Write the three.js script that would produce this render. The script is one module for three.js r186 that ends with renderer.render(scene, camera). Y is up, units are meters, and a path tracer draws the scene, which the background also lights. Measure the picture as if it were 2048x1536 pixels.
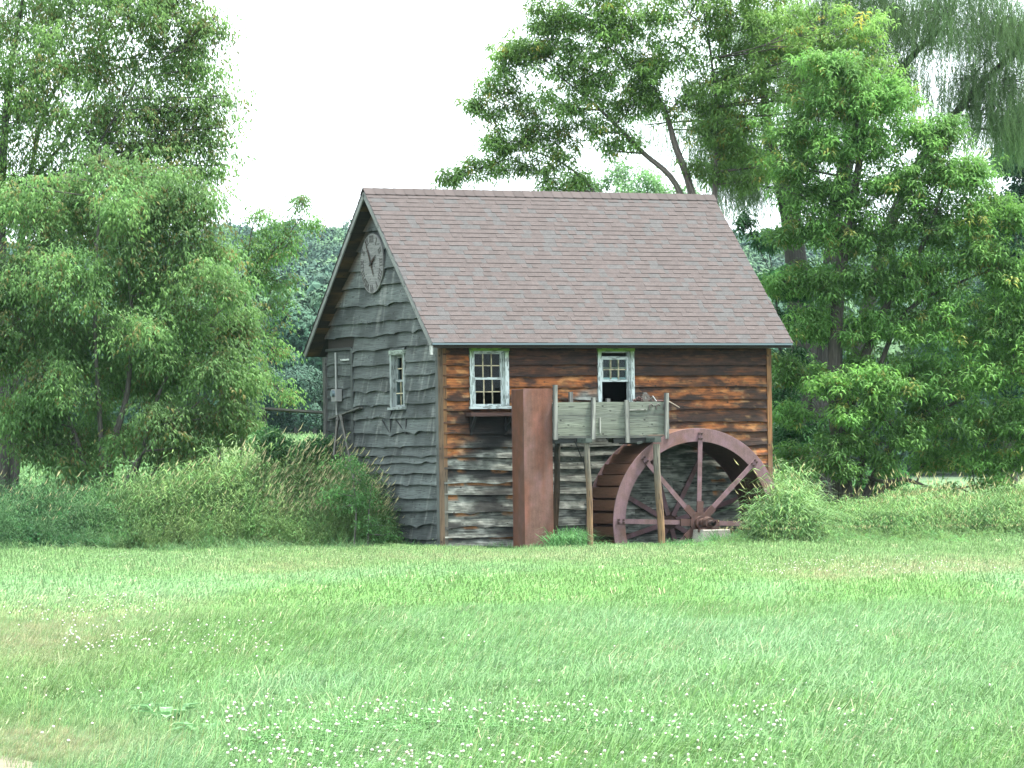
import * as THREE from 'three';
import { mergeGeometries } from 'three/addons/utils/BufferGeometryUtils.js';
import { TextGeometry } from 'three/addons/geometries/TextGeometry.js';
import { FontLoader } from 'three/addons/loaders/FontLoader.js';

// ------------------------------------------------------------------ camera, sky, sun, exposure
const FPX = 7668, EYE = new THREE.Vector3(-32.733, 1.89, 75.613);
const scene = new THREE.Scene();
const camera = new THREE.PerspectiveCamera(2 * Math.atan(768 / FPX) * 180 / Math.PI, 4 / 3, 0.5, 4000);
camera.position.copy(EYE);
camera.rotation.set(0.01984, -0.42706, -0.01266, 'YXZ');
camera.updateMatrixWorld(true);

const renderer = new THREE.WebGLRenderer({ antialias: true });
renderer.toneMapping = THREE.LinearToneMapping;
renderer.toneMappingExposure = 5.1;
renderer.shadowMap.enabled = true;
{
  const w = 64, h = 32, d = new Float32Array(w * h * 4);
  for (let y = 0; y < h; y++) for (let x = 0; x < w; x++) {
    const el = ((y + 0.5) / h - 0.5) * Math.PI, k = el > 0 ? 0.5 + 0.5 * Math.sin(el) : 0.28, i = (y * w + x) * 4;
    d[i] = 0.9 * k; d[i + 1] = 1.0 * k; d[i + 2] = 1.05 * k; d[i + 3] = 1;
  }
  const sky = new THREE.DataTexture(d, w, h, THREE.RGBAFormat, THREE.FloatType);
  sky.mapping = THREE.EquirectangularReflectionMapping; sky.magFilter = THREE.LinearFilter; sky.needsUpdate = true;
  scene.background = sky; scene.environment = sky;
}
const sun = new THREE.DirectionalLight(new THREE.Color(1, 0.96, 0.86), 3.1);
const SUN = new THREE.Vector3(0.36, 0.9, 0.16).normalize();
sun.position.copy(SUN).multiplyScalar(120); sun.target.position.set(0, 0, 0);
sun.castShadow = true; sun.shadow.radius = 15; sun.shadow.mapSize.set(2048, 2048);
Object.assign(sun.shadow.camera, { left: -60, right: 60, top: 60, bottom: -60, near: 1, far: 400 });
scene.add(sun, sun.target);
scene.fog = new THREE.FogExp2(new THREE.Color(0.62, 0.84, 1.0), 0.000045);

// ------------------------------------------------------------------ helpers
const V = (x, y, z) => new THREE.Vector3(x, y, z);
function rng(seed) { let a = seed >>> 0; return () => { a = (a + 0x6d2b79f5) | 0; let t = Math.imul(a ^ (a >>> 15), 1 | a); t = (t + Math.imul(t ^ (t >>> 7), 61 | t)) ^ t; return ((t ^ (t >>> 14)) >>> 0) / 4294967296; }; }
const lerp = THREE.MathUtils.lerp, clamp = THREE.MathUtils.clamp;
const sst = (a, b, x) => { const t = clamp((x - a) / (b - a), 0, 1); return t * t * (3 - 2 * t); };
function hash(x, y, s) { let h = Math.imul(x | 0, 374761393) ^ Math.imul(y | 0, 668265263) ^ Math.imul(s | 0, 1442695041); h = Math.imul(h ^ (h >>> 13), 1274126177); return ((h ^ (h >>> 16)) >>> 0) / 4294967296; }
function noise(x, y, s = 0, px = 0, py = 0) {
  const ix = Math.floor(x), iy = Math.floor(y), fx = x - ix, fy = y - iy, u = fx * fx * (3 - 2 * fx), v = fy * fy * (3 - 2 * fy);
  const m = (a, p) => (p ? ((a % p) + p) % p : a);
  return lerp(lerp(hash(m(ix, px), m(iy, py), s), hash(m(ix + 1, px), m(iy, py), s), u), lerp(hash(m(ix, px), m(iy + 1, py), s), hash(m(ix + 1, px), m(iy + 1, py), s), u), v);
}
function fbm(x, y, s = 0, o = 4, px = 0, py = 0) { let a = 0.5, t = 0, n = 0; for (let i = 0; i < o; i++) { t += a * noise(x, y, s + i * 17, px, py); n += a; a *= 0.5; x *= 2; y *= 2; px *= 2; py *= 2; } return t / n; }
// a point seen at a pixel of the 2048 x 1536 picture, at a distance along the view; or on the planes z = c, x = c
const ray = (px, py) => V((px - 1024) / FPX, (768 - py) / FPX, -1).applyQuaternion(camera.quaternion);
const at = (px, py, s) => ray(px, py).multiplyScalar(s).add(EYE);
const onZ = (px, py, z) => { const r = ray(px, py); return r.multiplyScalar((z - EYE.z) / r.z).add(EYE); };
const onX = (px, py, x) => { const r = ray(px, py); return r.multiplyScalar((x - EYE.x) / r.x).add(EYE); };
const FWD = V(Math.sin(0.42706), 0, -Math.cos(0.42706)), SIDE = V(Math.cos(0.42706), 0, Math.sin(0.42706));
const viewS = (x, z) => (x - EYE.x) * FWD.x + (z - EYE.z) * FWD.z, viewT = (x, z) => (x - EYE.x) * SIDE.x + (z - EYE.z) * SIDE.z;
const flat = (s, t) => [EYE.x + FWD.x * s + SIDE.x * t, EYE.z + FWD.z * s + SIDE.z * t];
const lat = (px, s) => (px - 1024) / FPX * s;

const taken = {};
function numbered(n) { const k = taken[n] = (taken[n] ?? -1) + 1; return k ? `${n}_${String(k).padStart(3, '0')}` : n; }
function tag(o, label, category, group, kind) { if (label) o.userData.label = label; if (category) o.userData.category = category; if (group) o.userData.group = group; if (kind) o.userData.kind = kind; return o; }
function thing(name, label, category, group, pos = [0, 0, 0]) { const o = new THREE.Group(); o.name = numbered(name); o.position.set(...pos); scene.add(o); return tag(o, label, category, group); }
function part(name, geo, mat, parent, kind) {
  const g = Array.isArray(geo) ? mergeGeometries(geo.map((x) => (x.index ? x.toNonIndexed() : x))) : geo;
  const m = new THREE.Mesh(g, mat); m.name = parent === scene ? numbered(name) : name; m.castShadow = m.receiveShadow = true; parent.add(m); if (kind) m.userData.kind = kind; return m;
}
function colored(g, c) { // c: [r,g,b] or function of (x, y, z, i)
  const p = g.attributes.position, a = new Float32Array(p.count * 3);
  for (let i = 0; i < p.count; i++) { const q = typeof c === 'function' ? c(p.getX(i), p.getY(i), p.getZ(i), i) : c; a[i * 3] = q[0]; a[i * 3 + 1] = q[1]; a[i * 3 + 2] = q[2]; }
  return g.setAttribute('color', new THREE.BufferAttribute(a, 3));
}
const mix3 = (a, b, t) => [lerp(a[0], b[0], t), lerp(a[1], b[1], t), lerp(a[2], b[2], t)];
const mul3 = (a, k) => [a[0] * k, a[1] * k, a[2] * k];
// a box with uv in metres, grain along its longest side, edges slightly chamfered
function bx(x0, x1, y0, y1, z0, z1, c, off = 0) {
  const g = new THREE.BoxGeometry(x1 - x0, y1 - y0, z1 - z0).toNonIndexed(); g.translate((x0 + x1) / 2, (y0 + y1) / 2, (z0 + z1) / 2);
  const p = g.attributes.position, n = g.attributes.normal, uv = g.attributes.uv, d = [x1 - x0, y1 - y0, z1 - z0], L = d.indexOf(Math.max(...d));
  for (let i = 0; i < p.count; i++) {
    const q = [p.getX(i), p.getY(i), p.getZ(i)], k = [Math.abs(n.getX(i)), Math.abs(n.getY(i)), Math.abs(n.getZ(i))], N = k.indexOf(Math.max(...k)), rest = [0, 1, 2].filter((a) => a !== N);
    const a = rest.includes(L) ? L : rest[0], b = rest.find((e) => e !== a);
    uv.setXY(i, q[a] + off, q[b] + off * 1.7);
  }
  return c ? colored(g, c) : g;
}
// a bar between two points with a rectangular section
function bar(a, b, w, t, c, roll = 0) {
  const d = b.clone().sub(a), L = d.length(), g = bx(-w / 2, w / 2, 0, L, -t / 2, t / 2, null, a.x * 3.1 + a.y);
  g.rotateY(roll); g.applyQuaternion(new THREE.Quaternion().setFromUnitVectors(V(0, 1, 0), d.normalize())); g.translate(a.x, a.y, a.z);
  return c ? colored(g, c) : g;
}
// a tube through points with a radius at each
function tube(pts, rad, sides = 7, c, rough = 0) {
  const n = pts.length, pos = [], nor = [], uv = [], idx = []; let up = V(0.31, 0.2, 0.93), len = 0;
  for (let i = 0; i < n; i++) {
    const t = pts[Math.min(i + 2, n - 1)].clone().sub(pts[Math.max(i - 2, 0)]).normalize(); const a = V().crossVectors(t, up).normalize(), b = V().crossVectors(a, t).normalize(); up = b;
    if (i) len += pts[i].distanceTo(pts[i - 1]);
    for (let j = 0; j <= sides; j++) {
      const th = j / sides * Math.PI * 2, q = a.clone().multiplyScalar(Math.cos(th)).addScaledVector(b, Math.sin(th)), r = rad[i] * (1 + rough * (noise((j % sides) * 1.3, len * 1.1, 5) - 0.5));
      pos.push(pts[i].x + q.x * r, pts[i].y + q.y * r, pts[i].z + q.z * r); nor.push(q.x, q.y, q.z); uv.push(len, j / sides * Math.max(0.25, rad[0] * 6));
    }
  }
  for (let i = 0; i < n - 1; i++) for (let j = 0; j < sides; j++) { const a = i * (sides + 1) + j, b = a + sides + 1; idx.push(a, b, a + 1, a + 1, b, b + 1); }
  const g = new THREE.BufferGeometry(); g.setAttribute('position', new THREE.Float32BufferAttribute(pos, 3)); g.setAttribute('normal', new THREE.Float32BufferAttribute(nor, 3)); g.setAttribute('uv', new THREE.Float32BufferAttribute(uv, 2)); g.setIndex(idx);
  return c ? colored(g, c) : g;
}
const capped = (pts, rad, sides, c, rough) => { const e = pts[pts.length - 1], f = pts[0]; return tube([f.clone(), ...pts, e.clone()], [0.0005, ...rad, 0.0005], sides, c, rough); };
function poly(pos, uv) { const g = new THREE.BufferGeometry(); g.setAttribute('position', new THREE.Float32BufferAttribute(pos, 3)); g.setAttribute('uv', new THREE.Float32BufferAttribute(uv ?? new Array(pos.length / 3 * 2).fill(0), 2)); g.computeVertexNormals(); return g; }

// ------------------------------------------------------------------ textures and materials
function tex(w, h, f, rx = 1, ry = 1, srgb = false) {
  const d = new Uint8Array(w * h * 4);
  for (let y = 0; y < h; y++) for (let x = 0; x < w; x++) { const c = f(x / w, y / h), i = (y * w + x) * 4; const q = typeof c === 'number' ? [c, c, c] : c; for (let k = 0; k < 3; k++) d[i + k] = clamp(q[k], 0, 1) * 255; d[i + 3] = 255; }
  const t = new THREE.DataTexture(d, w, h, THREE.RGBAFormat); t.wrapS = t.wrapT = THREE.RepeatWrapping; t.magFilter = t.minFilter = THREE.LinearFilter; t.repeat.set(rx, ry); t.needsUpdate = true;
  if (srgb) t.colorSpace = THREE.SRGBColorSpace; return t;
}
const knots = (() => { const r = rng(31), a = []; for (let i = 0; i < 9; i++) a.push([r(), r(), 0.012 + r() * 0.02]); return a; })();
const woodT = tex(1024, 512, (u, v) => { // 2 m x 1 m, grain along u
  let k = 0, vv = v;
  for (const [a, b, r] of knots) { const dx = (u - a), dy = (v - b); const dd = Math.hypot(dx * 1.4, dy * 1.0); k = Math.max(k, 1 - sst(r * 0.4, r, dd)); vv += (dy > 0 ? 1 : -1) * 0.012 * Math.exp(-dd * dd / (r * r * 5)); }
  const g = fbm(u * 6, vv * 96, 3, 4, 6, 96), big = fbm(u * 4, vv * 12, 9, 3, 4, 12), crack = sst(0.70, 0.80, noise(u * 10, vv * 150, 41, 10, 150));
  return clamp(0.36 + 0.62 * g + 0.4 * (big - 0.5) - 0.32 * crack - 0.5 * k, 0.05, 1);
}, 0.5, 1);
const woodF = tex(1024, 512, (u, v) => { // rough-sawn board, strong grain
  let k = 0, vv = v;
  for (const [a, b, r] of knots) { const dx = (u - a * 0.9 - 0.05), dy = (v - b), dd = Math.hypot(dx * 1.4, dy); k = Math.max(k, 1 - sst(r * 0.3, r * 0.9, dd)); vv += (dy > 0 ? 1 : -1) * 0.016 * Math.exp(-dd * dd / (r * r * 6)); }
  const g = fbm(u * 5, vv * 110, 103, 4, 5, 110), m = fbm(u * 9, vv * 34, 109, 4, 9, 34), blot = fbm(u * 14, v * 14, 115, 3, 14, 14), crack = sst(0.68, 0.76, noise(u * 8, vv * 170, 141, 8, 170));
  return clamp(0.16 + 0.42 * sst(0.22, 0.75, g) * (0.55 + 0.6 * sst(0.3, 0.68, m)) + 0.3 * sst(0.35, 0.7, blot) - 0.22 * crack - 0.4 * k, 0.07, 1);
}, 0.5, 1);
const rustT = tex(512, 512, (u, v) => { const a = fbm(u * 8, v * 8, 70, 5, 8, 8), b = fbm(u * 40, v * 5, 80, 3, 40, 5), c = noise(u * 90, v * 90, 88, 90, 90); const k = 0.6 + 0.4 * (a - 0.5) + 0.22 * (b - 0.5) + 0.14 * (c - 0.5); return [k * 1.12, k, k * (0.9 + 0.35 * (a - 0.5))]; }, 0.8, 0.8);
const barkT = tex(256, 256, (u, v) => 0.35 + 0.75 * fbm(u * 4, v * 18, 50, 4, 4, 18) - 0.2 * sst(0.6, 0.7, noise(u * 5, v * 24, 57, 5, 24)), 1.2, 1.6);
const granT = tex(256, 256, (u, v) => 0.62 + 0.5 * (noise(u * 128, v * 128, 11, 128, 128) - 0.5) + 0.3 * (fbm(u * 10, v * 10, 12, 3, 10, 10) - 0.5), 2.5, 2.5);
const soilT = tex(512, 512, (u, v) => 0.5 + 0.5 * fbm(u * 12, v * 12, 21, 5, 12, 12), 0.4, 0.4);
const concT = tex(256, 256, (u, v) => 0.62 + 0.4 * fbm(u * 9, v * 9, 91, 5, 9, 9) - 0.3 * sst(0.72, 0.8, noise(u * 40, v * 40, 94, 40, 40)), 1.5, 1.5);
const paintT = tex(512, 256, (u, v) => { const p = sst(0.52, 0.64, fbm(u * 10, v * 30, 61, 4, 10, 30)); return mix3([0.98, 1, 1], [0.42, 0.44, 0.43], p); }, 1, 2);

const M = {};
const S = (o) => new THREE.MeshStandardMaterial(o);
M.board = S({ color: new THREE.Color(0.84, 0.84, 0.84), map: woodT, bumpMap: woodT, bumpScale: 0.004, vertexColors: true, roughness: 0.85 });
M.wood = M.board; M.siding = S({ map: woodF, bumpMap: woodF, bumpScale: 0.005, vertexColors: true, roughness: 0.88 });
M.paint = S({ map: paintT, vertexColors: true, roughness: 0.7 });
M.rust = S({ color: new THREE.Color(0.86, 0.86, 0.88), map: rustT, bumpMap: rustT, bumpScale: 0.003, vertexColors: true, roughness: 0.8, metalness: 0.1 });
M.shingle = S({ map: granT, bumpMap: granT, bumpScale: 0.002, vertexColors: true, roughness: 0.95 });
M.metal = S({ color: 0x74838a, roughness: 0.45, metalness: 0.6 });
M.iron = S({ color: new THREE.Color(0.02, 0.02, 0.022), roughness: 0.7, metalness: 0.3 });
M.faded = S({ color: new THREE.Color(0.055, 0.053, 0.05), roughness: 0.9 });
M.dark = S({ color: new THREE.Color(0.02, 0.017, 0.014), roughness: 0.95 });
M.concrete = S({ map: concT, bumpMap: concT, bumpScale: 0.006, color: new THREE.Color(0.27, 0.25, 0.225), roughness: 0.95 });
M.bark = S({ map: barkT, bumpMap: barkT, bumpScale: 0.03, vertexColors: true, roughness: 0.95 });
M.soil = S({ map: soilT, vertexColors: true, roughness: 1 });
M.glass = new THREE.MeshPhysicalMaterial({ color: 0xe8f4f4, transmission: 1, thickness: 0, roughness: 0.03, specularIntensity: 0.22 });
const leafMat = (t = 0.4) => new THREE.MeshPhysicalMaterial({ vertexColors: true, transmission: t, thickness: 0, roughness: 0.93, specularIntensity: 0.3, side: THREE.DoubleSide });
M.leaf = leafMat(0.58); M.grass = leafMat(0.35); M.far = S({ vertexColors: true, roughness: 0.9, side: THREE.DoubleSide });
M.dull = S({ vertexColors: true, roughness: 0.8 });

// ------------------------------------------------------------------ ground
const D = 6.636, W = 8, HE = 4.4346, HR = 7.956, EO = 0.441, OL = 0.3755, OR = 0.357;
function groundY(x, z) {
  const s = viewS(x, z), t = viewT(x, z), px = 1024 + t / Math.max(s, 1) * FPX;
  let y = -0.16 + 0.3 * sst(82, 10, s);
  y += 0.045 * (fbm(x * 0.22, z * 0.22, 301, 3) - 0.5) * sst(4, 12, Math.hypot(x - 4, z + 1));
  y += 0.4 * Math.exp(-(((x + 3) / 3.2) ** 2) - (((z + 8) / 3) ** 2));
  y += 3.2 * sst(98, 250, s) * sst(1500, 500, px);
  const hill = sst(230, 1500, s); y += 67 * Math.pow(hill, 0.95) * (0.92 + 0.1 * sst(-300, 900, px) + 0.05 * noise(t * 0.012, s * 0.006, 7)) * (s > 1500 ? 1 - sst(1500, 2300, s) * 0.6 : 1);
  if (x > 2.95 && x < 7.85 && z > 0.02 && z < 1.62) y = Math.min(y, -1.75 * sst(2.95, 3.1, x) * sst(7.85, 7.7, x) * sst(1.62, 1.56, z));
  return y;
}
{
  const axis = (lo, a, b, hi, step) => { const r = []; for (let v = a; v <= b + 1e-6; v += step) r.push(v); let d = step, v = b; while (v < hi) { d *= 1.09; v += d; r.push(v); } d = step; v = a; while (v > lo) { d *= 1.09; v -= d; r.unshift(v); } return r; };
  let xs = axis(-500, -14, 16, 1600, 0.5), zs = axis(-2400, -12, 8, 160, 0.5);
  const add = (a, l) => [...new Set([...a, ...l])].sort((p, q) => p - q);
  xs = add(xs, [2.95, 3.03, 3.1, 7.7, 7.78, 7.85]); zs = add(zs, [0.02, 1.54, 1.56, 1.59, 1.62]);
  const pos = [], uv = [], col = [], idx = [], nx = xs.length;
  for (const z of zs) for (const x of xs) {
    pos.push(x, groundY(x, z), z); uv.push(x, z);
    const s = viewS(x, z), n = fbm(x * 0.35, z * 0.35, 44, 4), far = sst(95, 130, s);
    let c = mix3([0.05, 0.095, 0.03], [0.075, 0.1, 0.035], sst(0.45, 0.7, n)); c = mix3(c, [0.075, 0.15, 0.05], far); c = mix3(c, [0.03, 0.06, 0.025], sst(262, 275, s));
    col.push(...c);
  }
  for (let j = 0; j < zs.length - 1; j++) for (let i = 0; i < nx - 1; i++) { const a = j * nx + i, b = a + nx; idx.push(a, b, a + 1, a + 1, b, b + 1); }
  const g = new THREE.BufferGeometry(); g.setAttribute('position', new THREE.Float32BufferAttribute(pos, 3)); g.setAttribute('uv', new THREE.Float32BufferAttribute(uv, 2)); g.setAttribute('color', new THREE.Float32BufferAttribute(col, 3)); g.setIndex(idx); g.computeVertexNormals();
  tag(part('ground', g, M.soil, scene), 'green meadow ground running from the lawn to the wooded hill', null, null, 'structure');
}
{ // sandy edge of a track at the near left corner
  const pos = [], col = [], uv = [], idx = [], n = 14, m = 10;
  for (let j = 0; j <= m; j++) for (let i = 0; i <= n; i++) {
    const s = lerp(17.5, 23.3 + 0.3 * noise(i * 0.9, 1, 77), j / m), px = lerp(-700, 190 - 170 * (j / m) + 60 * (noise(j * 0.8, 3, 78) - 0.5), i / n), [x, z] = flat(s, lat(px, s));
    pos.push(x, groundY(x, z) + 0.006, z); uv.push(x, z); col.push(...mul3([0.15, 0.13, 0.085], 0.7 + 0.4 * noise(x * 4, z * 4, 9)));
  }
  for (let j = 0; j < m; j++) for (let i = 0; i < n; i++) { const a = j * (n + 1) + i, b = a + n + 1; idx.push(a, a + 1, b, a + 1, b + 1, b); }
  const g = new THREE.BufferGeometry(); g.setAttribute('position', new THREE.Float32BufferAttribute(pos, 3)); g.setAttribute('uv', new THREE.Float32BufferAttribute(uv, 2)); g.setAttribute('color', new THREE.Float32BufferAttribute(col, 3)); g.setIndex(idx); g.computeVertexNormals();
  tag(part('path', g, M.soil, scene), 'pale sandy edge of a track at the near corner', null, null, 'structure');
}

// ------------------------------------------------------------------ the mill
const mill = thing('mill_house', 'small wooden water mill with live-edge siding and reddish shingle roof', 'mill');
const slope = (HR - HE) / (D / 2 + EO), roofY = (z) => HR - Math.abs(z + D / 2) * slope; // top of the roof deck
const win1 = [onZ(940, 818, 0.05), onZ(1016, 690, 0.05)], win2 = [onZ(1196, 818, 0.05), onZ(1267, 695, 0.05)], win3 = [onX(783, 820, -0.05), onX(811, 699, -0.05)];
const R1 = [win1[0].x, win1[1].x, win1[0].y, Math.min(win1[1].y, HE - 0.09)], R2 = [win2[0].x, win2[1].x, win2[0].y, Math.min(win2[1].y, HE - 0.09)], R3 = [win3[0].z, win3[1].z, win3[0].y, win3[1].y];
function wallShape(pts, holes, t) {
  const s = new THREE.Shape(pts.map(([a, b]) => new THREE.Vector2(a, b)));
  for (const [a, b, c, d] of holes) { const h = new THREE.Path(); h.moveTo(a, c); h.lineTo(a, d); h.lineTo(b, d); h.lineTo(b, c); h.closePath(); s.holes.push(h); }
  return new THREE.ExtrudeGeometry(s, { depth: t, bevelEnabled: false });
}
const inset = ([a, b, c, d], k = 0.09) => [a + k, b - k, c + k, d - k];
const UW = 0.16; // roof deck and rafters
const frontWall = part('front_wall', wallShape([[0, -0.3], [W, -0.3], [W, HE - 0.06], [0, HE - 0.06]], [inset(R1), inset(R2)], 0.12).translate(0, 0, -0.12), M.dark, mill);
const gp = [[-D + 0.125, -0.3], [-0.125, -0.3], [-0.125, roofY(-0.125) - UW], [-D / 2, HR - UW], [-D + 0.125, roofY(-0.125) - UW]];
const lw = wallShape(gp, [inset(R3, 0.07)], 0.12); lw.applyMatrix4(new THREE.Matrix4().makeBasis(V(0, 0, 1), V(0, 1, 0), V(-1, 0, 0))); lw.translate(0.12, 0, 0);
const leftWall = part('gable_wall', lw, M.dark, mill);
const rw = wallShape(gp, [], 0.12); rw.applyMatrix4(new THREE.Matrix4().makeBasis(V(0, 0, 1), V(0, 1, 0), V(-1, 0, 0))); rw.translate(W, 0, 0);
part('gable_wall', rw, M.dark, mill);
part('back_wall', wallShape([[0, -0.3], [W, -0.3], [W, HE - 0.06], [0, HE - 0.06]], [], 0.12).translate(0, 0, -D), M.dark, mill);
part('floor', bx(0.13, W - 0.13, 0.1, 0.2, -D + 0.13, -0.13, [0.05, 0.04, 0.03]), M.board, mill);

// live-edge boards: (u along, v up, w out), v0 lower edge, v1 upper edge
function waney(u0, u1, v0, v1, o) {
  const L = Math.max(0.05, u1(v0) - u0(v0)), nu = Math.max(3, Math.ceil(L / 0.05)), nv = 7, pos = [], col = [], uv = [], idx = [], off = o.seed * 0.37;
  const wane = (u) => { const a = fbm(u * 0.9 + o.seed * 7.3, 3.7, o.seed, 3) - 0.5, b = noise(u * 3.1 + o.seed, 9.1, o.seed + 5) - 0.5, sc = 1 - Math.abs(Math.sin(u * (2.1 + 1.3 * noise(o.seed, 2, 3)) + 5 * noise(u * 0.35, 1.3, o.seed + 9))), on = sst(0.45, 0.65, noise(u * 0.5, 4.3, o.seed + 2)); const A = o.amp * (0.35 + 0.8 * hash(o.seed, 11, 4)); return A * (1.5 * a + 0.4 * b) - A * 0.8 * sc * sc * on; };
  const bow = (noise(o.seed * 3.3, 0.5, 8) - 0.5) * 0.05;
  const push = (u, v, w, f, uu, vv) => { const p = o.map(u, v, w); pos.push(p.x, p.y, p.z); col.push(...o.color(u, v, f)); uv.push(uu, vv); };
  const rowsOf = [[0, 0], [0, 1], [0, 1], ...Array.from({ length: nv }, (_, j) => [(j + 1) / nv, 1])]; // underside, lip, face
  for (const [f, face] of rowsOf) for (let i = 0; i <= nu; i++) {
    const t = i / nu, lo = v0 + wane(lerp(u0(v0), u1(v0), t)) + bow * Math.sin(t * 3.1), v = lerp(lo, v1, f), u = lerp(u0(v), u1(v), t);
    const w = face ? lerp(o.out, 0.014, f) + 0.003 * (noise(u * 1.7, f * 2 + o.seed, 77) - 0.5) : 0.004;
    push(u, face ? v : lo + 0.01, w, f, u + off, v + off * 1.3);
  }
  const n1 = nu + 1;
  for (let j = 0; j < rowsOf.length - 1; j++) { if (j === 1) continue; for (let i = 0; i < nu; i++) { const a = j * n1 + i, b = a + n1; idx.push(a, a + 1, b, a + 1, b + 1, b); } }
  const g = new THREE.BufferGeometry(); g.setAttribute('position', new THREE.Float32BufferAttribute(pos, 3)); g.setAttribute('uv', new THREE.Float32BufferAttribute(uv, 2)); g.setAttribute('color', new THREE.Float32BufferAttribute(col, 3)); g.setIndex(idx); g.computeVertexNormals();
  return g;
}
const ORANGE = [0.4, 0.128, 0.028], TAN = [0.6, 0.27, 0.09], BROWN = [0.04, 0.0165, 0.009], BLACK = [0.011, 0.0105, 0.0105], GREY = [0.2, 0.215, 0.19], PALE = [0.38, 0.39, 0.35];
const edgeY = [[-1, 1.7], [0, 1.72], [0.6, 2.05], [1.3, 2.5], [1.9, 2.9], [3, 3.05], [4.6, 3.35], [5.1, 2.95], [5.7, 2.3], [6.3, 1.9], [7.2, 1.35], [8.2, 0.75]];
function edge(x) { for (let i = 1; i < edgeY.length; i++) if (x < edgeY[i][0]) return lerp(edgeY[i - 1][1], edgeY[i][1], (x - edgeY[i - 1][0]) / (edgeY[i][0] - edgeY[i - 1][0])); return 0.75; }
function frontColor(seed) {
  const k = (0.7 + 0.55 * hash(seed, 3, 1)) * 0.98;
  return (x, y, f) => {
    const n = fbm(x * 1.3 + seed * 3.1, y * 3.2, 210, 4), n2 = fbm(x * 4.5, y * 16 + seed, 220, 3), n3 = fbm(x * 0.8 + seed * 1.3, y * 1.2, 250, 3), e = y - edge(x) + (n - 0.5) * 0.9;
    let warm = mix3(ORANGE, TAN, sst(0.52, 0.72, n2));
    warm = mix3(warm, BROWN, clamp(0.86 * sst(3.25, 3.95, y + (n3 - 0.5) * 1.1 - (x < 1.4 ? 0.8 : 0)) + sst(0.5, 0.62, n) * 0.88 + sst(0.34, 0.1, f) * 0.8 * n2 * 1.6, 0, 0.97));  // browner towards the top: dark stain, with eave shadow put into the colour
    warm = mix3(warm, [0.42, 0.25, 0.12], 0.8 * sst(0.8, 0.88, noise(x * 7 + seed, y * 14, 261)) * sst(3.7, 3.2, y));
    let cold = mix3(mix3(GREY, PALE, sst(0.48, 0.7, n2)), BLACK, sst(0.46, 0.64, fbm(x * 0.9 + seed, y * 3, 231, 3)) * 0.9 * (x < 2.4 ? 1 : 0.3));
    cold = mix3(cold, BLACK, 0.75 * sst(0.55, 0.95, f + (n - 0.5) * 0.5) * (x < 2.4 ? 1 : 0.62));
    cold = mix3(cold, mix3(ORANGE, TAN, 0.6), sst(0.55, 0.8, f) * sst(0.52, 0.6, fbm(x * 2.6 + seed * 1.7, y * 1.5, 240, 3)) * (x < 1.9 || x > 6.5 ? 1 : 0.06));
    let c = mix3(cold, warm, sst(-0.12, 0.16, e)); c = mix3(c, BLACK, 0.75 * Math.exp(-(((e + 0.05) / 0.16) ** 2)) * sst(0.3, 0.6, n));
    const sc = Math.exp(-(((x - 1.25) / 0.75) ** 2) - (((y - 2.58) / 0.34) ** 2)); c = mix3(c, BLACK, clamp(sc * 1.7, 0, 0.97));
    return mul3(c, k);
  };
}
{
  const V0 = [4.17, 3.95, 3.71, 3.46, 3.19, 2.97, 2.69, 2.47, 2.17, 1.95, 1.70, 1.41, 1.15, 0.78, 0.47, 0.24, 0.02, -0.22];
  const mapF = (u, v, w) => V(u, v, w);
  let seed = 100;
  const seg = (a, b, v0, v1, amp) => { if (b - a < 0.06 || v1 - v0 < 0.03) return; seed++; part('board', waney(() => a, () => b, v0, v1, { seed, amp, out: 0.078, map: mapF, color: frontColor(seed) }), M.siding, frontWall); };
  V0.forEach((v, i) => {
    const top = i ? V0[i - 1] : HE - 0.02, r = rng(500 + i), over = 0.05;
    let spans = [[0.02, W - 0.02]];
    for (const R of [R1, R2]) if (v < R[3] && top > R[2]) { spans = spans.flatMap(([a, b]) => (b <= R[0] || a >= R[1] ? [[a, b]] : [[a, R[0] - 0.004], [R[1] + 0.004, b]])); if (v < R[2] - 0.04) seg(R[0], R[1], v, R[2] - 0.006, 0.02); if (top > R[3] + 0.05) seg(R[0], R[1], R[3] + 0.006, top, 0.01); }
    for (const [a, b] of spans) {
      const cuts = [a]; if (b - a > 3.5) cuts.push(a + (b - a) * (0.25 + 0.5 * r())); cuts.push(b);
      for (let k = 0; k < cuts.length - 1; k++) seg(cuts[k] + (k ? 0.004 : 0), cuts[k + 1], v, Math.min(top + over, HE - 0.02), i < 1 ? 0.02 : i < 8 ? 0.034 : 0.075);
    }
  });
}
function gableColor(seed) {
  const k = (0.78 + 0.4 * hash(seed, 7, 2)) * 0.88;
  return (u, y, f) => {
    const z = u, n = fbm(z * 1.2 + seed, y * 1.6, 310, 4), n2 = fbm(z * 9 + seed, y * 1.4, 320, 3), under = roofY(z) - y;
    let c = mix3([0.135, 0.16, 0.153], [0.06, 0.074, 0.072], sst(0.4, 0.7, n)); c = mix3(c, [0.27, 0.29, 0.27], 0.75 * sst(0.6, 0.8, n2)); c = mix3(c, [0.025, 0.03, 0.03], sst(0.6, 0.35, f) * 0.0 + (f > 0.86 ? 0.35 : 0));
    c = mix3(c, [0.13, 0.07, 0.025], sst(0.55, 0.2, under + (n - 0.5) * 0.5) * (z < -D / 2 ? 0.7 : 0.35) * (y > 4.6 ? 1 : 0));
    return mul3(c, k);
  };
}
const mapL = (u, v, w) => V(-w, v, u);
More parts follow.
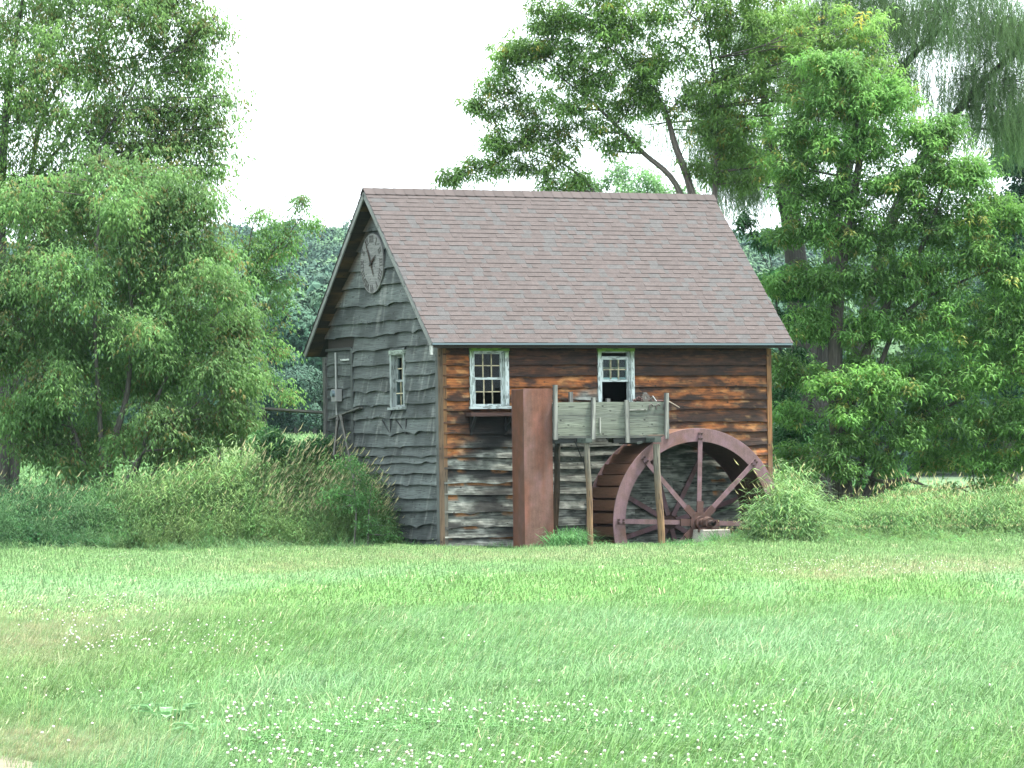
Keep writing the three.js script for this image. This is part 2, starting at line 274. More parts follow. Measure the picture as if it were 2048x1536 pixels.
{
  const V0 = [7.45, 7.05, 6.62, 6.2, 5.8, 5.4, 5.02, 4.72, 4.41, 4.05, 3.77, 3.46, 3.15, 2.84, 2.52, 2.24, 2.02, 1.86, 1.61, 1.38, 1.09, 0.82, 0.52, 0.22, -0.1];
  let seed = 900; const lim = (v) => Math.min(D / 2 - 0.1, (HR - UW + 0.06 - v) / slope);
  const zl = (v) => -D / 2 - Math.max(0.01, lim(v)), zr = (v) => -D / 2 + Math.max(0.01, lim(v));
  const seg = (a, b, v0, v1, amp) => { if (b(v0) - a(v0) < 0.08 || v1 - v0 < 0.03) return; seed++; part('board', waney(a, b, v0, v1, { seed, amp, out: 0.092, map: mapL, color: gableColor(seed) }), M.board, leftWall); };
  V0.forEach((v, i) => {
    const top = (i ? V0[i - 1] : 7.75) + 0.05;
    if (v < 4.5 && v > 2.1) { // door bay on the far side, window on the near side
      const a = -4.83, lo = v < R3[3] && top - 0.05 > R3[2];
      if (lo) { seg(() => a, () => R3[0] - 0.004, v, top, 0.06); seg(() => R3[1] + 0.004, zr, v, top, 0.075); if (v < R3[2] - 0.04) seg(() => R3[0], () => R3[1], v, R3[2] - 0.006, 0.02); if (top > R3[3] + 0.09) seg(() => R3[0], () => R3[1], R3[3] + 0.006, top, 0.01); } else seg(() => a, zr, v, top, 0.075);
    } else if (i > 5 && i % 2) { const c = -D / 2 + (hash(i, 4, 4) - 0.5) * 3; seg(zl, () => c, v, top, 0.085); seg(() => c + 0.006, zr, v + 0.02 * (hash(i, 5, 5) - 0.5), top, 0.085); } else seg(zl, zr, v, top, 0.085);
  });
  // the boarded door with its own rows
  const door = part('door', bx(-0.012, 0, 2.16, 4.44, -6.52, -4.97, [0.03, 0.036, 0.036]), M.board, mill);
  const rows = [4.12, 3.86, 3.6, 3.36, 3.1, 2.84, 2.62, 2.4, 2.18];
  rows.forEach((v, i) => { seed++; part('board', waney(() => -6.5, () => -4.99, v, (i ? rows[i - 1] : 4.4) + 0.04, { seed, amp: 0.06, out: 0.05, map: mapL, color: gableColor(seed) }), M.board, door); });
  part('latch', bx(-0.075, -0.05, 4.2, 4.24, -5.6, -5.1, [0.4, 0.42, 0.4]), M.paint, door);
  const G1 = [0.085, 0.1, 0.095];
  part('door_trim', bx(-0.085, -0.002, 2.1, 4.47, -4.97, -4.85, G1), M.board, mill);
  part('door_trim', bx(-0.07, -0.002, 4.44, 4.5, -6.52, -4.97, mul3(G1, 0.6)), M.board, mill);
  part('conduit', tube([V(-0.085, 4.4, -5.86), V(-0.085, 3.56, -5.84), V(-0.085, 2.2, -5.82)], [0.022, 0.022, 0.022], 8, [0.24, 0.25, 0.24]), M.dull, mill);
  const mb = part('meter_box', bx(-0.2, -0.06, 3.28, 3.56, -5.86, -5.56, [0.2, 0.205, 0.2]), M.dull, mill);
  part('meter_dial', new THREE.CylinderGeometry(0.07, 0.075, 0.07, 16).rotateZ(Math.PI / 2).translate(-0.23, 3.46, -5.7), M.metal, mb);
  // corner boards
  const cb = (a, b, c, d, col, n = 'corner_board') => { const gs = []; for (let i = 0; i < 12; i++) gs.push(bx(a, b, lerp(-0.25, HE - 0.125, i / 12), lerp(-0.25, HE - 0.125, (i + 1) / 12), c, d, col)); part(n, gs, M.board, mill); };
  cb(-0.09, -0.002, -D - 0.02, -D + 0.13, [0.12, 0.125, 0.115]); cb(-0.085, -0.002, -0.12, 0.025, [0.11, 0.125, 0.12]); cb(-0.085, 0.016, 0.027, 0.075, [0.15, 0.1, 0.06]);
  cb(0.018, 0.10, 0.018, 0.07, (x, y) => mix3([0.13, 0.125, 0.1], [0.24, 0.12, 0.045], sst(1.6, 2.6, y + fbm(y * 2, 1, 5, 2)))); cb(W - 0.1, W + 0.01, 0.012, 0.08, (x, y) => mix3([0.15, 0.13, 0.1], [0.26, 0.125, 0.045], sst(0.9, 2.2, y))); cb(W + 0.002, W + 0.05, -0.12, 0.01, [0.1, 0.1, 0.09]);
  // iron shelf brackets below the side window
  for (const [px, q] of [[781, 764], [812, 792]]) { const a = onX(px, 838, -0.07), b = onX(px, 868, -0.07), c = onX(q, 840, -0.07); part('bracket', [bar(a, b, 0.02, 0.02), bar(c, b, 0.018, 0.018)], M.iron, mill); }
}
// ---- windows
function windowUnit(R, map, opt) { // R in (u, v); map(u, v, w) gives the world position
  const [a, b, c, d] = R, P = (u0, u1, v0, v1, w0, w1, col) => { const p = map(u0, v0, w0), q = map(u1, v1, w1); return bx(Math.min(p.x, q.x), Math.max(p.x, q.x), Math.min(p.y, q.y), Math.max(p.y, q.y), Math.min(p.z, q.z), Math.max(p.z, q.z), col, a * 3.3); };
  const wh = mul3([0.43, 0.48, 0.475], opt.dim ?? 1), cw = opt.cw ?? 0.09, moss = (x, y) => mix3(wh, [0.13, 0.26, 0.03], sst(d - cw - 0.1, d - cw * 0.5, y + 0.05 * (noise(x * 14, y * 9, 5) - 0.5)) * (opt.moss ?? 1));
  const win = new THREE.Group(); win.name = 'window'; mill.add(win);
  for (const [e, f] of [[a, a + cw], [b - cw, b]]) part('casing', [0, 1, 2, 3, 4, 5].map((i) => P(e, f, lerp(c + 0.055, d - cw, i / 6), lerp(c + 0.055, d - cw, (i + 1) / 6), -0.02, 0.085, (x, y) => moss(x, y))), M.paint, win);
  part('lintel', P(a - 0.01, b + 0.01, d - cw, d, -0.02, 0.1, (x, y) => moss(x, d + 0.1)), M.paint, win);
  part('sill', P(a - 0.03, b + 0.03, c, c + 0.055, -0.06, 0.14, wh), M.paint, win);
  const i0 = a + cw, i1 = b - cw, j0 = c + 0.055, j1 = d - cw, mid = (j0 + j1) / 2;
  part('jamb', [P(i0, i0 + 0.02, j0, j1, -0.11, 0.03, wh), P(i1 - 0.02, i1, j0, j1, -0.11, 0.03, wh), P(i0 + 0.02, i1 - 0.02, j1 - 0.02, j1, -0.11, 0.03, wh)], M.paint, win);
  const sash = (v0, v1, w, thick) => {
    const st = opt.stile ?? 0.045, s0 = i0 + 0.022, s1 = i1 - 0.022, col = wh;
    const s = part('sash', [P(s0, s0 + st, v0, v1, w, w + thick, col), P(s1 - st, s1, v0, v1, w, w + thick, col), P(s0 + st, s1 - st, v0, v0 + st * 1.15, w, w + thick, col), P(s0 + st, s1 - st, v1 - st, v1, w, w + thick, col)], M.paint, win);
    const p0 = s0 + st, p1 = s1 - st, q0 = v0 + st * 1.15, q1 = v1 - st, mt = 0.011, mc = [0.42, 0.36, 0.24], bars = [];
    const nc = opt.cols ?? 3;
    for (let i = 1; i < nc; i++) { const u = lerp(p0, p1, i / nc); bars.push(P(u - mt, u + mt, q0, q1, w + 0.006, w + thick - 0.005, mc)); }
    const vm = (q0 + q1) / 2; for (let i = 0; i < nc; i++) bars.push(P(lerp(p0, p1, i / nc) + (i ? mt : 0), lerp(p0, p1, (i + 1) / nc) - (i < nc - 1 ? mt : 0), vm - mt, vm + mt, w + 0.007, w + thick - 0.006, mc));
    part('muntins', bars, M.paint, win);
    for (let i = 0; i < nc; i++) for (let j = 0; j < 2; j++) { const g = P(lerp(p0, p1, i / nc) + mt, lerp(p0, p1, (i + 1) / nc) - mt, j ? vm + mt : q0, j ? q1 : vm - mt, w + thick / 2 - 0.001, w + thick / 2 + 0.001); part('pane', g, M.glass, win); }
  };
  if (opt.open) { sash(mid + 0.02 - 0.04, j1 - 0.1, -0.07, 0.035); sash(mid - 0.06, j1 - 0.13, -0.025, 0.035); } else { sash(mid - 0.02, j1 - 0.02, -0.07, 0.035); sash(j0, mid + 0.025, -0.03, 0.035); }
  return win;
}
windowUnit(R1, (u, v, w) => V(u, v, w), {});
windowUnit(R2, (u, v, w) => V(u, v, w), { open: true }).userData.label = 'window with its lower sash pushed up, leaving a black opening';
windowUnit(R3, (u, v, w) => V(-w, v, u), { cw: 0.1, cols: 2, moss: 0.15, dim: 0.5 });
{ // shelf under the first window
  const y = onZ(980, 828, 0.2).y, a = onZ(940, 828, 0.3).x, b = onZ(1030, 828, 0.3).x;
  part('shelf', bx(a, b, y - 0.05, y + 0.03, 0.05, 0.36, [0.055, 0.022, 0.018]), M.board, mill);
  for (const x of [a + 0.12, b - 0.12]) part('bracket', [bar(V(x, y - 0.05, 0.33), V(x, y - 0.4, 0.06), 0.05, 0.05), bx(x - 0.025, x + 0.025, y - 0.45, y - 0.05, 0.055, 0.1)], M.iron, mill);
}
// ---- roof
{
  const L = Math.hypot(HR - HE, D / 2 + EO), su = V(0, (HR - HE) / L, -(D / 2 + EO) / L), nrm = V(0, (D / 2 + EO) / L, (HR - HE) / L); // up the front slope, and out of it
  const x0 = -OL, x1 = W + OR;
  const deckSide = (m) => { const s = new THREE.Shape([[0, 0], [0, -0.05], [-0.02, -0.05]].map((q) => new THREE.Vector2(...q))); return s; };
  const sh = new THREE.Shape(); // section in (z, y)
  const th = 0.07; sh.moveTo(EO, HE - 0.015); sh.lineTo(-D / 2, HR - 0.02); sh.lineTo(-D - EO, HE - 0.015); sh.lineTo(-D - EO + 0.03, HE - th - 0.03); sh.lineTo(-D / 2, HR - th - 0.05); sh.lineTo(EO - 0.03, HE - th - 0.03); sh.closePath();
  const deck = new THREE.ExtrudeGeometry(sh, { depth: x1 - x0 - 0.04, bevelEnabled: false }); deck.applyMatrix4(new THREE.Matrix4().makeBasis(V(0, 0, 1), V(0, 1, 0), V(-1, 0, 0))); deck.translate(x1 - 0.02, 0, 0);
  colored(deck, (x, y, z) => mix3([0.02, 0.017, 0.012], [0.11, 0.055, 0.018], sst(0.55, 0.75, fbm(x * 2, z * 3 + y * 2, 66, 3))));
  const roof = part('roof', deck, M.board, mill);
  // soffit boards under the left rake
  for (let i = 0; i < 22; i++) for (const m of [1, -1]) {
    const t0 = i / 22 * (L - 0.1), t1 = (i + 0.95) / 22 * (L - 0.1), pt = (t, n) => { const q = V(0, HE, EO).addScaledVector(su, t).addScaledVector(nrm, n); if (m < 0) q.z = -D - q.z; return q; };
    const a = pt(t0, -0.112 ), b = pt(t1, -0.112), g = bar(a, b, OL - 0.05, 0.014, (x, y, z) => mix3([0.028, 0.022, 0.013], [0.15, 0.08, 0.022], sst(0.5, 0.72, noise(x * 3, (z + y) * 2.3 + i, 12)))); g.translate(-OL / 2, 0, 0); part('soffit_board', g, M.board, roof);
  }
  // rake boards on the gable edges
  for (const xx of [x0, x1]) for (const m of [1, -1]) {
    const f = (t, n) => { const q = V(0, HE, EO).addScaledVector(su, t).addScaledVector(nrm, n); if (m < 0) q.z = -D - q.z; return q; };
    const p0 = f(-0.02, -0.085), p1 = f(L - 0.06, -0.085); p0.x = p1.x = xx; part('rake_board', bar(p0, p1, 0.03, 0.115, [0.27, 0.285, 0.27]), M.board, roof);
  }
  part('rake_end', bx(x0 - 0.02, x0 + 0.02, HE - 0.27, HE - 0.08, EO - 0.12, EO - 0.02, [0.42, 0.42, 0.4]), M.paint, roof);
  part('fascia', bx(x0 + 0.02, x1 - 0.02, HE - 0.12, HE - 0.055, EO - 0.075, EO - 0.04, (x, y) => mix3([0.03, 0.022, 0.014], [0.13, 0.065, 0.022], sst(0.5, 0.7, noise(x * 1.3, 2, 3)))), M.board, roof);
  part('drip_edge', bx(x0, x1, HE - 0.06, HE - 0.018, EO - 0.015, EO + 0.012), M.metal, roof);
  part('soffit', bx(0.0, W, HE - 0.12, HE - 0.105, 0.06, EO - 0.077, [0.022, 0.018, 0.013]), M.board, roof);
  // shingles
  const r = rng(77), rows = 35, ex = (L + 0.02) / rows, rest = [];
  const PINK = [0.072, 0.056, 0.055], GRY = [0.068, 0.065, 0.067], DK = [0.067, 0.052, 0.051], LT = [0.077, 0.061, 0.06];
  let made = 0;
  for (let j = 0; j < rows; j++) {
    let x = x0 - r() * 0.2;
    while (x < x1) {
      const w = 0.1 + 0.17 * r(), a = Math.max(x, x0 - 0.02), b = Math.min(x + w, x1 + 0.015); x += w;
      if (b - a < 0.02) continue;
      const raised = r() < 0.58, q = r(), dk = r() < 0.45, base = raised ? (q < 0.68 ? PINK : q < 0.84 ? LT : DK) : q < 0.6 ? GRY : PINK, c = mul3(base, 0.88 + 0.12 * r()), t = raised ? 0.016 : 0.009, lo = j * ex - 0.012, hi = (j + 1) * ex + 0.01;
      const pt = (xx, tt, n) => { const p = V(0, HE - 0.012, EO + 0.01).addScaledVector(su, tt).addScaledVector(nrm, n); return [xx, p.y, p.z]; };
      const A = pt(a, lo, t), B = pt(b, lo, t), C = pt(b, hi, 0.004), Dd = pt(a, hi, 0.004), E = pt(a, lo, 0), F = pt(b, lo, 0), G = pt(b, hi, 0), H = pt(a, hi, 0);
      const g = poly([...A, ...B, ...C, ...A, ...C, ...Dd, ...E, ...F, ...B, ...E, ...B, ...A, ...E, ...A, ...Dd, ...E, ...Dd, ...H, ...F, ...G, ...C, ...F, ...C, ...B], [a, lo, b, lo, b, hi, a, lo, b, hi, a, hi, ...new Array(36).fill(0)].slice(0, 48));
      colored(g, (X, Y, Z, i) => (i < 6 ? c : i < 12 && dk ? mul3(c, 0.4) : mul3(c, 0.75)));
      if (made < 300) { made++; part('shingle', g, M.shingle, roof); } else rest.push(g);
    }
  }
  part('shingles', rest, M.shingle, roof, 'stuff');
  // plain far slope
  const far = []; for (let j = 0; j < 12; j++) { const t0 = j * L / 12 - 0.01, t1 = (j + 1) * L / 12, f = (t, n) => { const p = V(0, HE - 0.012, EO + 0.01).addScaledVector(su, t).addScaledVector(nrm, n); return [p.y, -D - p.z]; }, a = f(t0, 0.022), b = f(t1, 0.006), c = f(t0, 0); far.push(colored(poly([x0 - 0.02, ...a, x1, ...b, x1, ...a, x0 - 0.02, ...a, x0 - 0.02, ...b, x1, ...b, x0 - 0.02, ...c, x1, ...a, x1, ...c, x0 - 0.02, ...c, x0 - 0.02, ...a, x1, ...a]), DK)); }
  part('back_shingles', far, M.shingle, roof, 'stuff');
  for (let i = 0; i < 36; i++) {
    const a = lerp(x0 - 0.03, x1, i / 36), b = lerp(x0 - 0.03, x1, (i + 1) / 36) + 0.04, c = mul3(PINK, 0.75 + 0.3 * r()), lift = 0.02 + 0.012, g = [];
    for (const m of [1, -1]) { const zt = -D / 2, p0 = [HR + 0.012 + lift, zt], p1 = [HR - 0.135 + lift, zt + m * 0.155], e = 0.012; g.push(a, p0[0], p0[1], a, p1[0], p1[1], b, p1[0] - e, p1[1], a, p0[0], p0[1], b, p1[0] - e, p1[1], b, p0[0] - e, p0[1], a, p1[0], p1[1], a, p1[0] - 0.03, p1[1], b, p1[0] - 0.03, p1[1], a, p1[0], p1[1], b, p1[0] - 0.03, p1[1], b, p1[0] - e, p1[1]); }
    part('ridge_cap', colored(poly(g), c), M.shingle, roof);
  }
}

// ------------------------------------------------------------------ wall clock
{
  const font = await new FontLoader().loadAsync('fonts/droid/droid_serif_bold.typeface.json');
  const clock = thing('wall_clock', 'large round weathered wooden clock with Roman numerals high on the gable', 'clock', null, [-0.075, 6.32, -3.545]);
  const turn = (g) => { g.applyMatrix4(new THREE.Matrix4().makeBasis(V(0, 0, 1), V(0, 1, 0), V(-1, 0, 0))); return g; };
  const R = 0.664, face = [];
  const disc = new THREE.ExtrudeGeometry(new THREE.Shape().absarc(0, 0, R, 0, Math.PI * 2), { depth: 0.035, bevelEnabled: true, bevelSize: 0.006, bevelThickness: 0.006, bevelSegments: 2, curveSegments: 48 });
  colored(disc, [0.26, 0.262, 0.255]); part('face', turn(disc), M.board, clock);
  const hub = V();
  ['XII', 'I', 'II', 'III', 'IIII', 'V', 'VI', 'VII', 'VIII', 'IX', 'X', 'XI'].forEach((s, i) => {
    const g = new TextGeometry(s, { font, size: 0.155, depth: 0.008, curveSegments: 2 }); g.computeBoundingBox(); const b = g.boundingBox; g.translate(-(b.min.x + b.max.x) / 2, -(b.min.y + b.max.y) / 2, 0); g.scale(0.78, 1, 1); g.translate(0, R * 0.83, 0.042); g.rotateZ(-i * Math.PI / 6);
    part('numeral', turn(g), M.faded, clock);
  });
  const hand = (deg, len, tail, w, col) => { const s = new THREE.Shape([[-w * 0.5, -tail], [w * 0.5, -tail], [w * 0.7, 0], [w * 0.9, len * 0.55], [w * 0.45, len * 0.62], [0, len], [-w * 0.45, len * 0.62], [-w * 0.9, len * 0.55], [-w * 0.7, 0]].map((q) => new THREE.Vector2(...q))); const g = new THREE.ExtrudeGeometry(s, { depth: 0.012, bevelEnabled: false }); g.rotateZ(-deg * Math.PI / 180); g.translate(0, 0, 0.055 + len * 0.02); return turn(colored(g, col)); };
  part('hour_hand', hand(59, 0.34, 0.1, 0.035, [0.05, 0.03, 0.022]), M.rust, clock); part('minute_hand', hand(-30, 0.58, 0.3, 0.026, [0.05, 0.03, 0.022]), M.rust, clock);
  part('pin', turn(new THREE.CylinderGeometry(0.04, 0.045, 0.05, 14).rotateX(Math.PI / 2).translate(0, 0, 0.06)), M.iron, clock);
}

// ------------------------------------------------------------------ rusty steel box column
{
  const z = 1.35, a = onZ(1047, 800, z), b = onZ(1104, 800, z), top = onZ(1075, 777, z).y, dep = 0.62;
  const col = thing('steel_box_column', 'tall rusty steel box column standing before the mill wall', 'steel column', null, [a.x, 0, z]);
  const w = b.x - a.x, t = 0.02, h = top;
  const rc = (k) => (x, y, zz) => { const n = fbm(x * 3 + zz * 2.3, y * 1.1, 410, 4); return mul3(mix3(mix3([0.215, 0.095, 0.066], [0.185, 0.105, 0.09], sst(0.4, 0.65, n)), [0.16, 0.06, 0.025], 0.6 * sst(0.55, 0.75, fbm(x * 7 + zz * 7, y * 0.5, 420, 3))), k); };
  const grid = (g) => g;
  const sheet = (lx, ly, lz, px, py, pz) => { const g = new THREE.BoxGeometry(lx, ly, lz, Math.ceil(lx / 0.08), Math.ceil(ly / 0.12), Math.ceil(lz / 0.08)); g.translate(px, py, pz); const p = g.attributes.position, n = g.attributes.normal, uv = g.attributes.uv; for (let i = 0; i < p.count; i++) uv.setXY(i, Math.abs(n.getX(i)) > 0.5 ? p.getZ(i) : p.getX(i), p.getY(i)); return colored(g, rc(1)); };
  part('front_plate', sheet(w, h + 0.35, t, w / 2, (h - 0.35) / 2, -t / 2), M.rust, col);
  part('side_plate', colored(sheet(t, h + 0.33, dep - 0.045, t / 2 + 0.012, (h - 0.37) / 2, -t - dep / 2 + 0.02), (x, y, zz) => mix3([0.15, 0.06, 0.028], [0.14, 0.075, 0.058], sst(0.4, 0.65, fbm(zz * 4, y * 1.4, 431, 4)))), M.rust, col);  // left plate: rust, coloured darker as the side away from the sun
  part('side_plate', sheet(t, h + 0.33, dep - 0.045, w - t / 2 - 0.012, (h - 0.37) / 2, -t - dep / 2 + 0.02), M.rust, col);
  part('back_plate', sheet(w, h + 0.35, t, w / 2, (h - 0.35) / 2, -dep + t / 2), M.rust, col);
  part('cap_plate', sheet(w - 0.01, t, dep - 0.01, w / 2, h + t / 2 - 0.03, -dep / 2), M.rust, col);
}

// ------------------------------------------------------------------ sluice trough on posts
{
  const tr = thing('sluice_trough', 'weathered plank water trough on log posts above the wheel', 'trough');
  const zf = 1.45, zb = 0.53, A = onZ(1108, 840, zf).x, B = onZ(1334, 840, zf).x, yt = onZ(1220, 804, zf).y, yb = onZ(1220, 873, zf).y;
  const GW = [0.21, 0.24, 0.185], DW = [0.13, 0.145, 0.125], gc = (s) => (x, y, z) => mul3(mix3(GW, DW, sst(0.4, 0.7, fbm(x * 2, y * 6 + s, 520 + s, 3))), 0.85 + 0.3 * hash(s, 1, 9));
  const hs = [0, 0.26, 0.62, 1].map((k) => lerp(yb + 0.02, yt, k));
  const long = (y0, y1, z0, z1, s) => { const n = 14, gs = []; for (let i = 0; i < n; i++) gs.push(bx(lerp(A, B, i / n), lerp(A, B, (i + 1) / n), y0, y1, z0, z1, gc(s), s)); return gs; };
  for (let i = 0; i < 3; i++) { part('plank', [bx(A, B, hs[i] + 0.006, hs[i + 1], zf - 0.045, zf - 0.002 * (i % 2), gc(i), i)], M.wood, tr); part('plank', bx(A, B, hs[i] + 0.006, hs[i + 1], zb, zb + 0.045, gc(i + 5), i), M.wood, tr); }
  part('batten', bx(A + 1.72, A + 2.2, hs[2] + 0.09, hs[2] + 0.115, zf - 0.001, zf + 0.03, PALE), M.wood, tr);
  part('batten', bx(A + 1.07, A + 1.1, hs[0] + 0.05, hs[1] + 0.2, zf - 0.001, zf + 0.025, PALE), M.wood, tr);
  part('end_board', bx(A + 0.01, A + 0.05, yb + 0.03, yt - 0.03, zb + 0.05, zf - 0.05, DW), M.wood, tr);
  for (let k = 0; k < 4; k++) part('floor_plank', bx(A, B, yb - 0.03, yb + 0.015, lerp(zb - 0.02, zf + 0.02, k / 4), lerp(zb - 0.02, zf + 0.02, (k + 0.97) / 4), mul3(DW, 0.8), k), M.wood, tr);
  const st = [[1111, 770, 0], [1182, 795, 0.02], [1257, 800, -0.01], [1331, 786, 0.01]];
  st.forEach(([px, py, ln], i) => {
    const x = onZ(px, 840, zf + 0.04).x, y1 = onZ(px, py, zf + 0.04).y, g = bx(-0.04, 0.04, yb - (i === 2 ? 0.14 : 0.06), y1, zf + 0.003, zf + 0.075, (X, Y) => mix3([0.09, 0.095, 0.09], PALE, sst(0.45, 0.6, noise(X * 40, Y * 5 + i, 3))), i * 2.2);
    g.applyMatrix4(new THREE.Matrix4().makeShear(0, 0, ln, 0, 0, 0)); g.translate(x - ln * 0, 0, 0); part('stake', g, M.wood, tr);
    const y2 = onZ(px - 36, [783, 784, 797, 785][i], zb - 0.06).y; part('stake', bx(x - 0.04, x + 0.04, yb - 0.06, y2, zb - 0.075, zb - 0.003, [0.16, 0.165, 0.155], i), M.wood, tr);
  });
  part('cross_tie', bx(onZ(1257, 800, zf).x - 0.03, onZ(1257, 800, zf).x + 0.03, yb - 0.12, yb - 0.05, zb - 0.05, zf + 0.0, mul3(DW, 0.5)), M.wood, tr);
  // crossbeams and log posts
  const post = (pts, rad, c) => { const P = []; const Rr = []; for (let i = 0; i <= 10; i++) { P.push(pts[0].clone().lerp(pts[1], i / 10).add(V(0.012 * Math.sin(i * 0.9 + pts[0].x), 0, 0))); Rr.push(lerp(rad[0], rad[1], i / 10)); } return capped(P, Rr, 12, c, 0.12); };
  const woodPost = (dark) => (x, y) => mul3(mix3([0.25, 0.15, 0.075], [0.17, 0.16, 0.125], sst(0.7, 1.9, y + 0.6 * (noise(x * 9, y * 2, 8) - 0.5))), dark);
  const zp = 1.78, p1 = onZ(1183, 1100, zp), p2 = onZ(1174, 884, zp), p3 = onZ(1326, 1104, zp), p4 = onZ(1312, 888, zp);
  p1.y -= 0.4; p3.y -= 0.4;
  part('post', post([p1, p2], [0.072, 0.06], woodPost(1)), M.wood, tr); part('post', post([p3, p4], [0.08, 0.075], woodPost(1.08)), M.wood, tr);
  const q1 = onZ(1108, 1085, 0.25), q2 = onZ(1116, 884, 0.25); q1.y = -0.4;
  part('post', post([q1, q2], [0.075, 0.065], woodPost(0.42)), M.wood, tr);
  const q4 = p4.clone(); q4.z = 0.16; const q3 = q4.clone(); q3.y = -0.4; q3.z = 0.13; 
  for (const [x, z0, k] of [[p2.x, 0.14, 1], [p4.x, 0.3, 1]]) part('crossbeam', bx(x - 0.075, x + 0.075, p2.y - 0.02, yb - 0.032, z0, zp + 0.1, [0.075, 0.1, 0.085]), M.wood, tr);
  part('stringer', bx(A + 0.02, p2.x + 0.18, yb - 0.14, yb - 0.035, zf - 0.11, zf - 0.01, [0.02, 0.025, 0.024]), M.wood, tr);
  part('stringer', bx(p2.x + 0.8, p4.x + 0.1, yb - 0.14, yb - 0.035, zf - 0.11, zf - 0.01, [0.025, 0.027, 0.025]), M.wood, tr);
  part('brace', bar(V(p4.x - 0.1, yb - 0.13, 0.3), V(p4.x - 0.25, yb - 0.14, 1.5), 0.12, 0.05, [0.06, 0.075, 0.065]), M.wood, tr);
  { const c = [], u = []; const a = onZ(1149, 880, 1.5), b = onZ(1168, 925, 1.3); part('hanging_chain', tube([a, a.clone().lerp(b, 0.5).add(V(0, -0.02, 0)), b, b.clone().add(V(0.1, -0.4, -0.1))], [0.012, 0.012, 0.012, 0.012], 6), M.iron, tr); }

  // winch lying across the trough end
  const wc = thing('sluice_winch', 'rusty gear winch with chain on the right end of the trough', 'winch');
  const gx = onZ(1276, 800, 1.0).x + 0.0, gy = yt + 0.06, gz = 1.3, rc = [0.09, 0.05, 0.045];
  part('shaft', tube([V(gx - 0.25, gy - 0.02, gz - 0.05), V(gx + 0.48, gy - 0.04, gz - 0.05)], [0.022, 0.022], 8, [0.085, 0.03, 0.025]), M.rust, wc);
  const gear = (x, y, z, r, teeth) => { const s = new THREE.Shape(); for (let i = 0; i < teeth * 4; i++) { const a = i / (teeth * 4) * Math.PI * 2, q = r * (i % 4 < 2 ? 1 : 0.86); i ? s.lineTo(q * Math.cos(a), q * Math.sin(a)) : s.moveTo(q, 0); } const h = new THREE.Path(); h.absarc(0, 0, r * 0.32, 0, Math.PI * 2, true); s.holes.push(h); const g = new THREE.ExtrudeGeometry(s, { depth: 0.03, bevelEnabled: false }).toNonIndexed(); return colored(g.translate(x, y, z), [0.13, 0.125, 0.125]); };
  part('gear', gear(gx + 0.03, gy + 0.03, gz, 0.1, 11), M.rust, wc); part('gear', gear(gx + 0.2, gy - 0.01, gz, 0.07, 9), M.rust, wc);
  const links = []; for (let i = 0; i < 9; i++) { const g = new THREE.TorusGeometry(0.03, 0.009, 5, 9).toNonIndexed(); g.rotateY(i % 2 ? Math.PI / 2 : 0.2); g.translate(gx - 0.08 - i * 0.022, gy + 0.03 - 0.05 * Math.abs(i - 3) * 0.3, gz + 0.03); links.push(colored(g, rc)); } part('chain', links, M.rust, wc);
  for (let i = 0; i < 3; i++) { const g = new THREE.TorusGeometry(0.045, 0.013, 6, 10, Math.PI).toNonIndexed(); g.translate(gx + 0.08 + i * 0.17, yt - 0.1, zf + 0.02); part('hook', [colored(g, [0.11, 0.11, 0.105]), bx(gx + 0.03 + i * 0.17, gx + 0.05 + i * 0.17, yt - 0.17, yt - 0.1, zf + 0.008, zf + 0.03, [0.11, 0.11, 0.105])], M.rust, wc); }
  part('lever', tube([V(gx + 0.18, gy + 0.07, gz + 0.05), V(gx + 0.27, gy - 0.05, gz + 0.05)], [0.012, 0.012], 6, [0.3, 0.3, 0.3]), M.dull, wc);
  const l0 = onZ(1333, 800, 1.3), l1 = onZ(1359, 815, 1.3); part('rod', tube([l0, l1], [0.014, 0.011], 6, [0.24, 0.2, 0.16]), M.dull, wc);
}

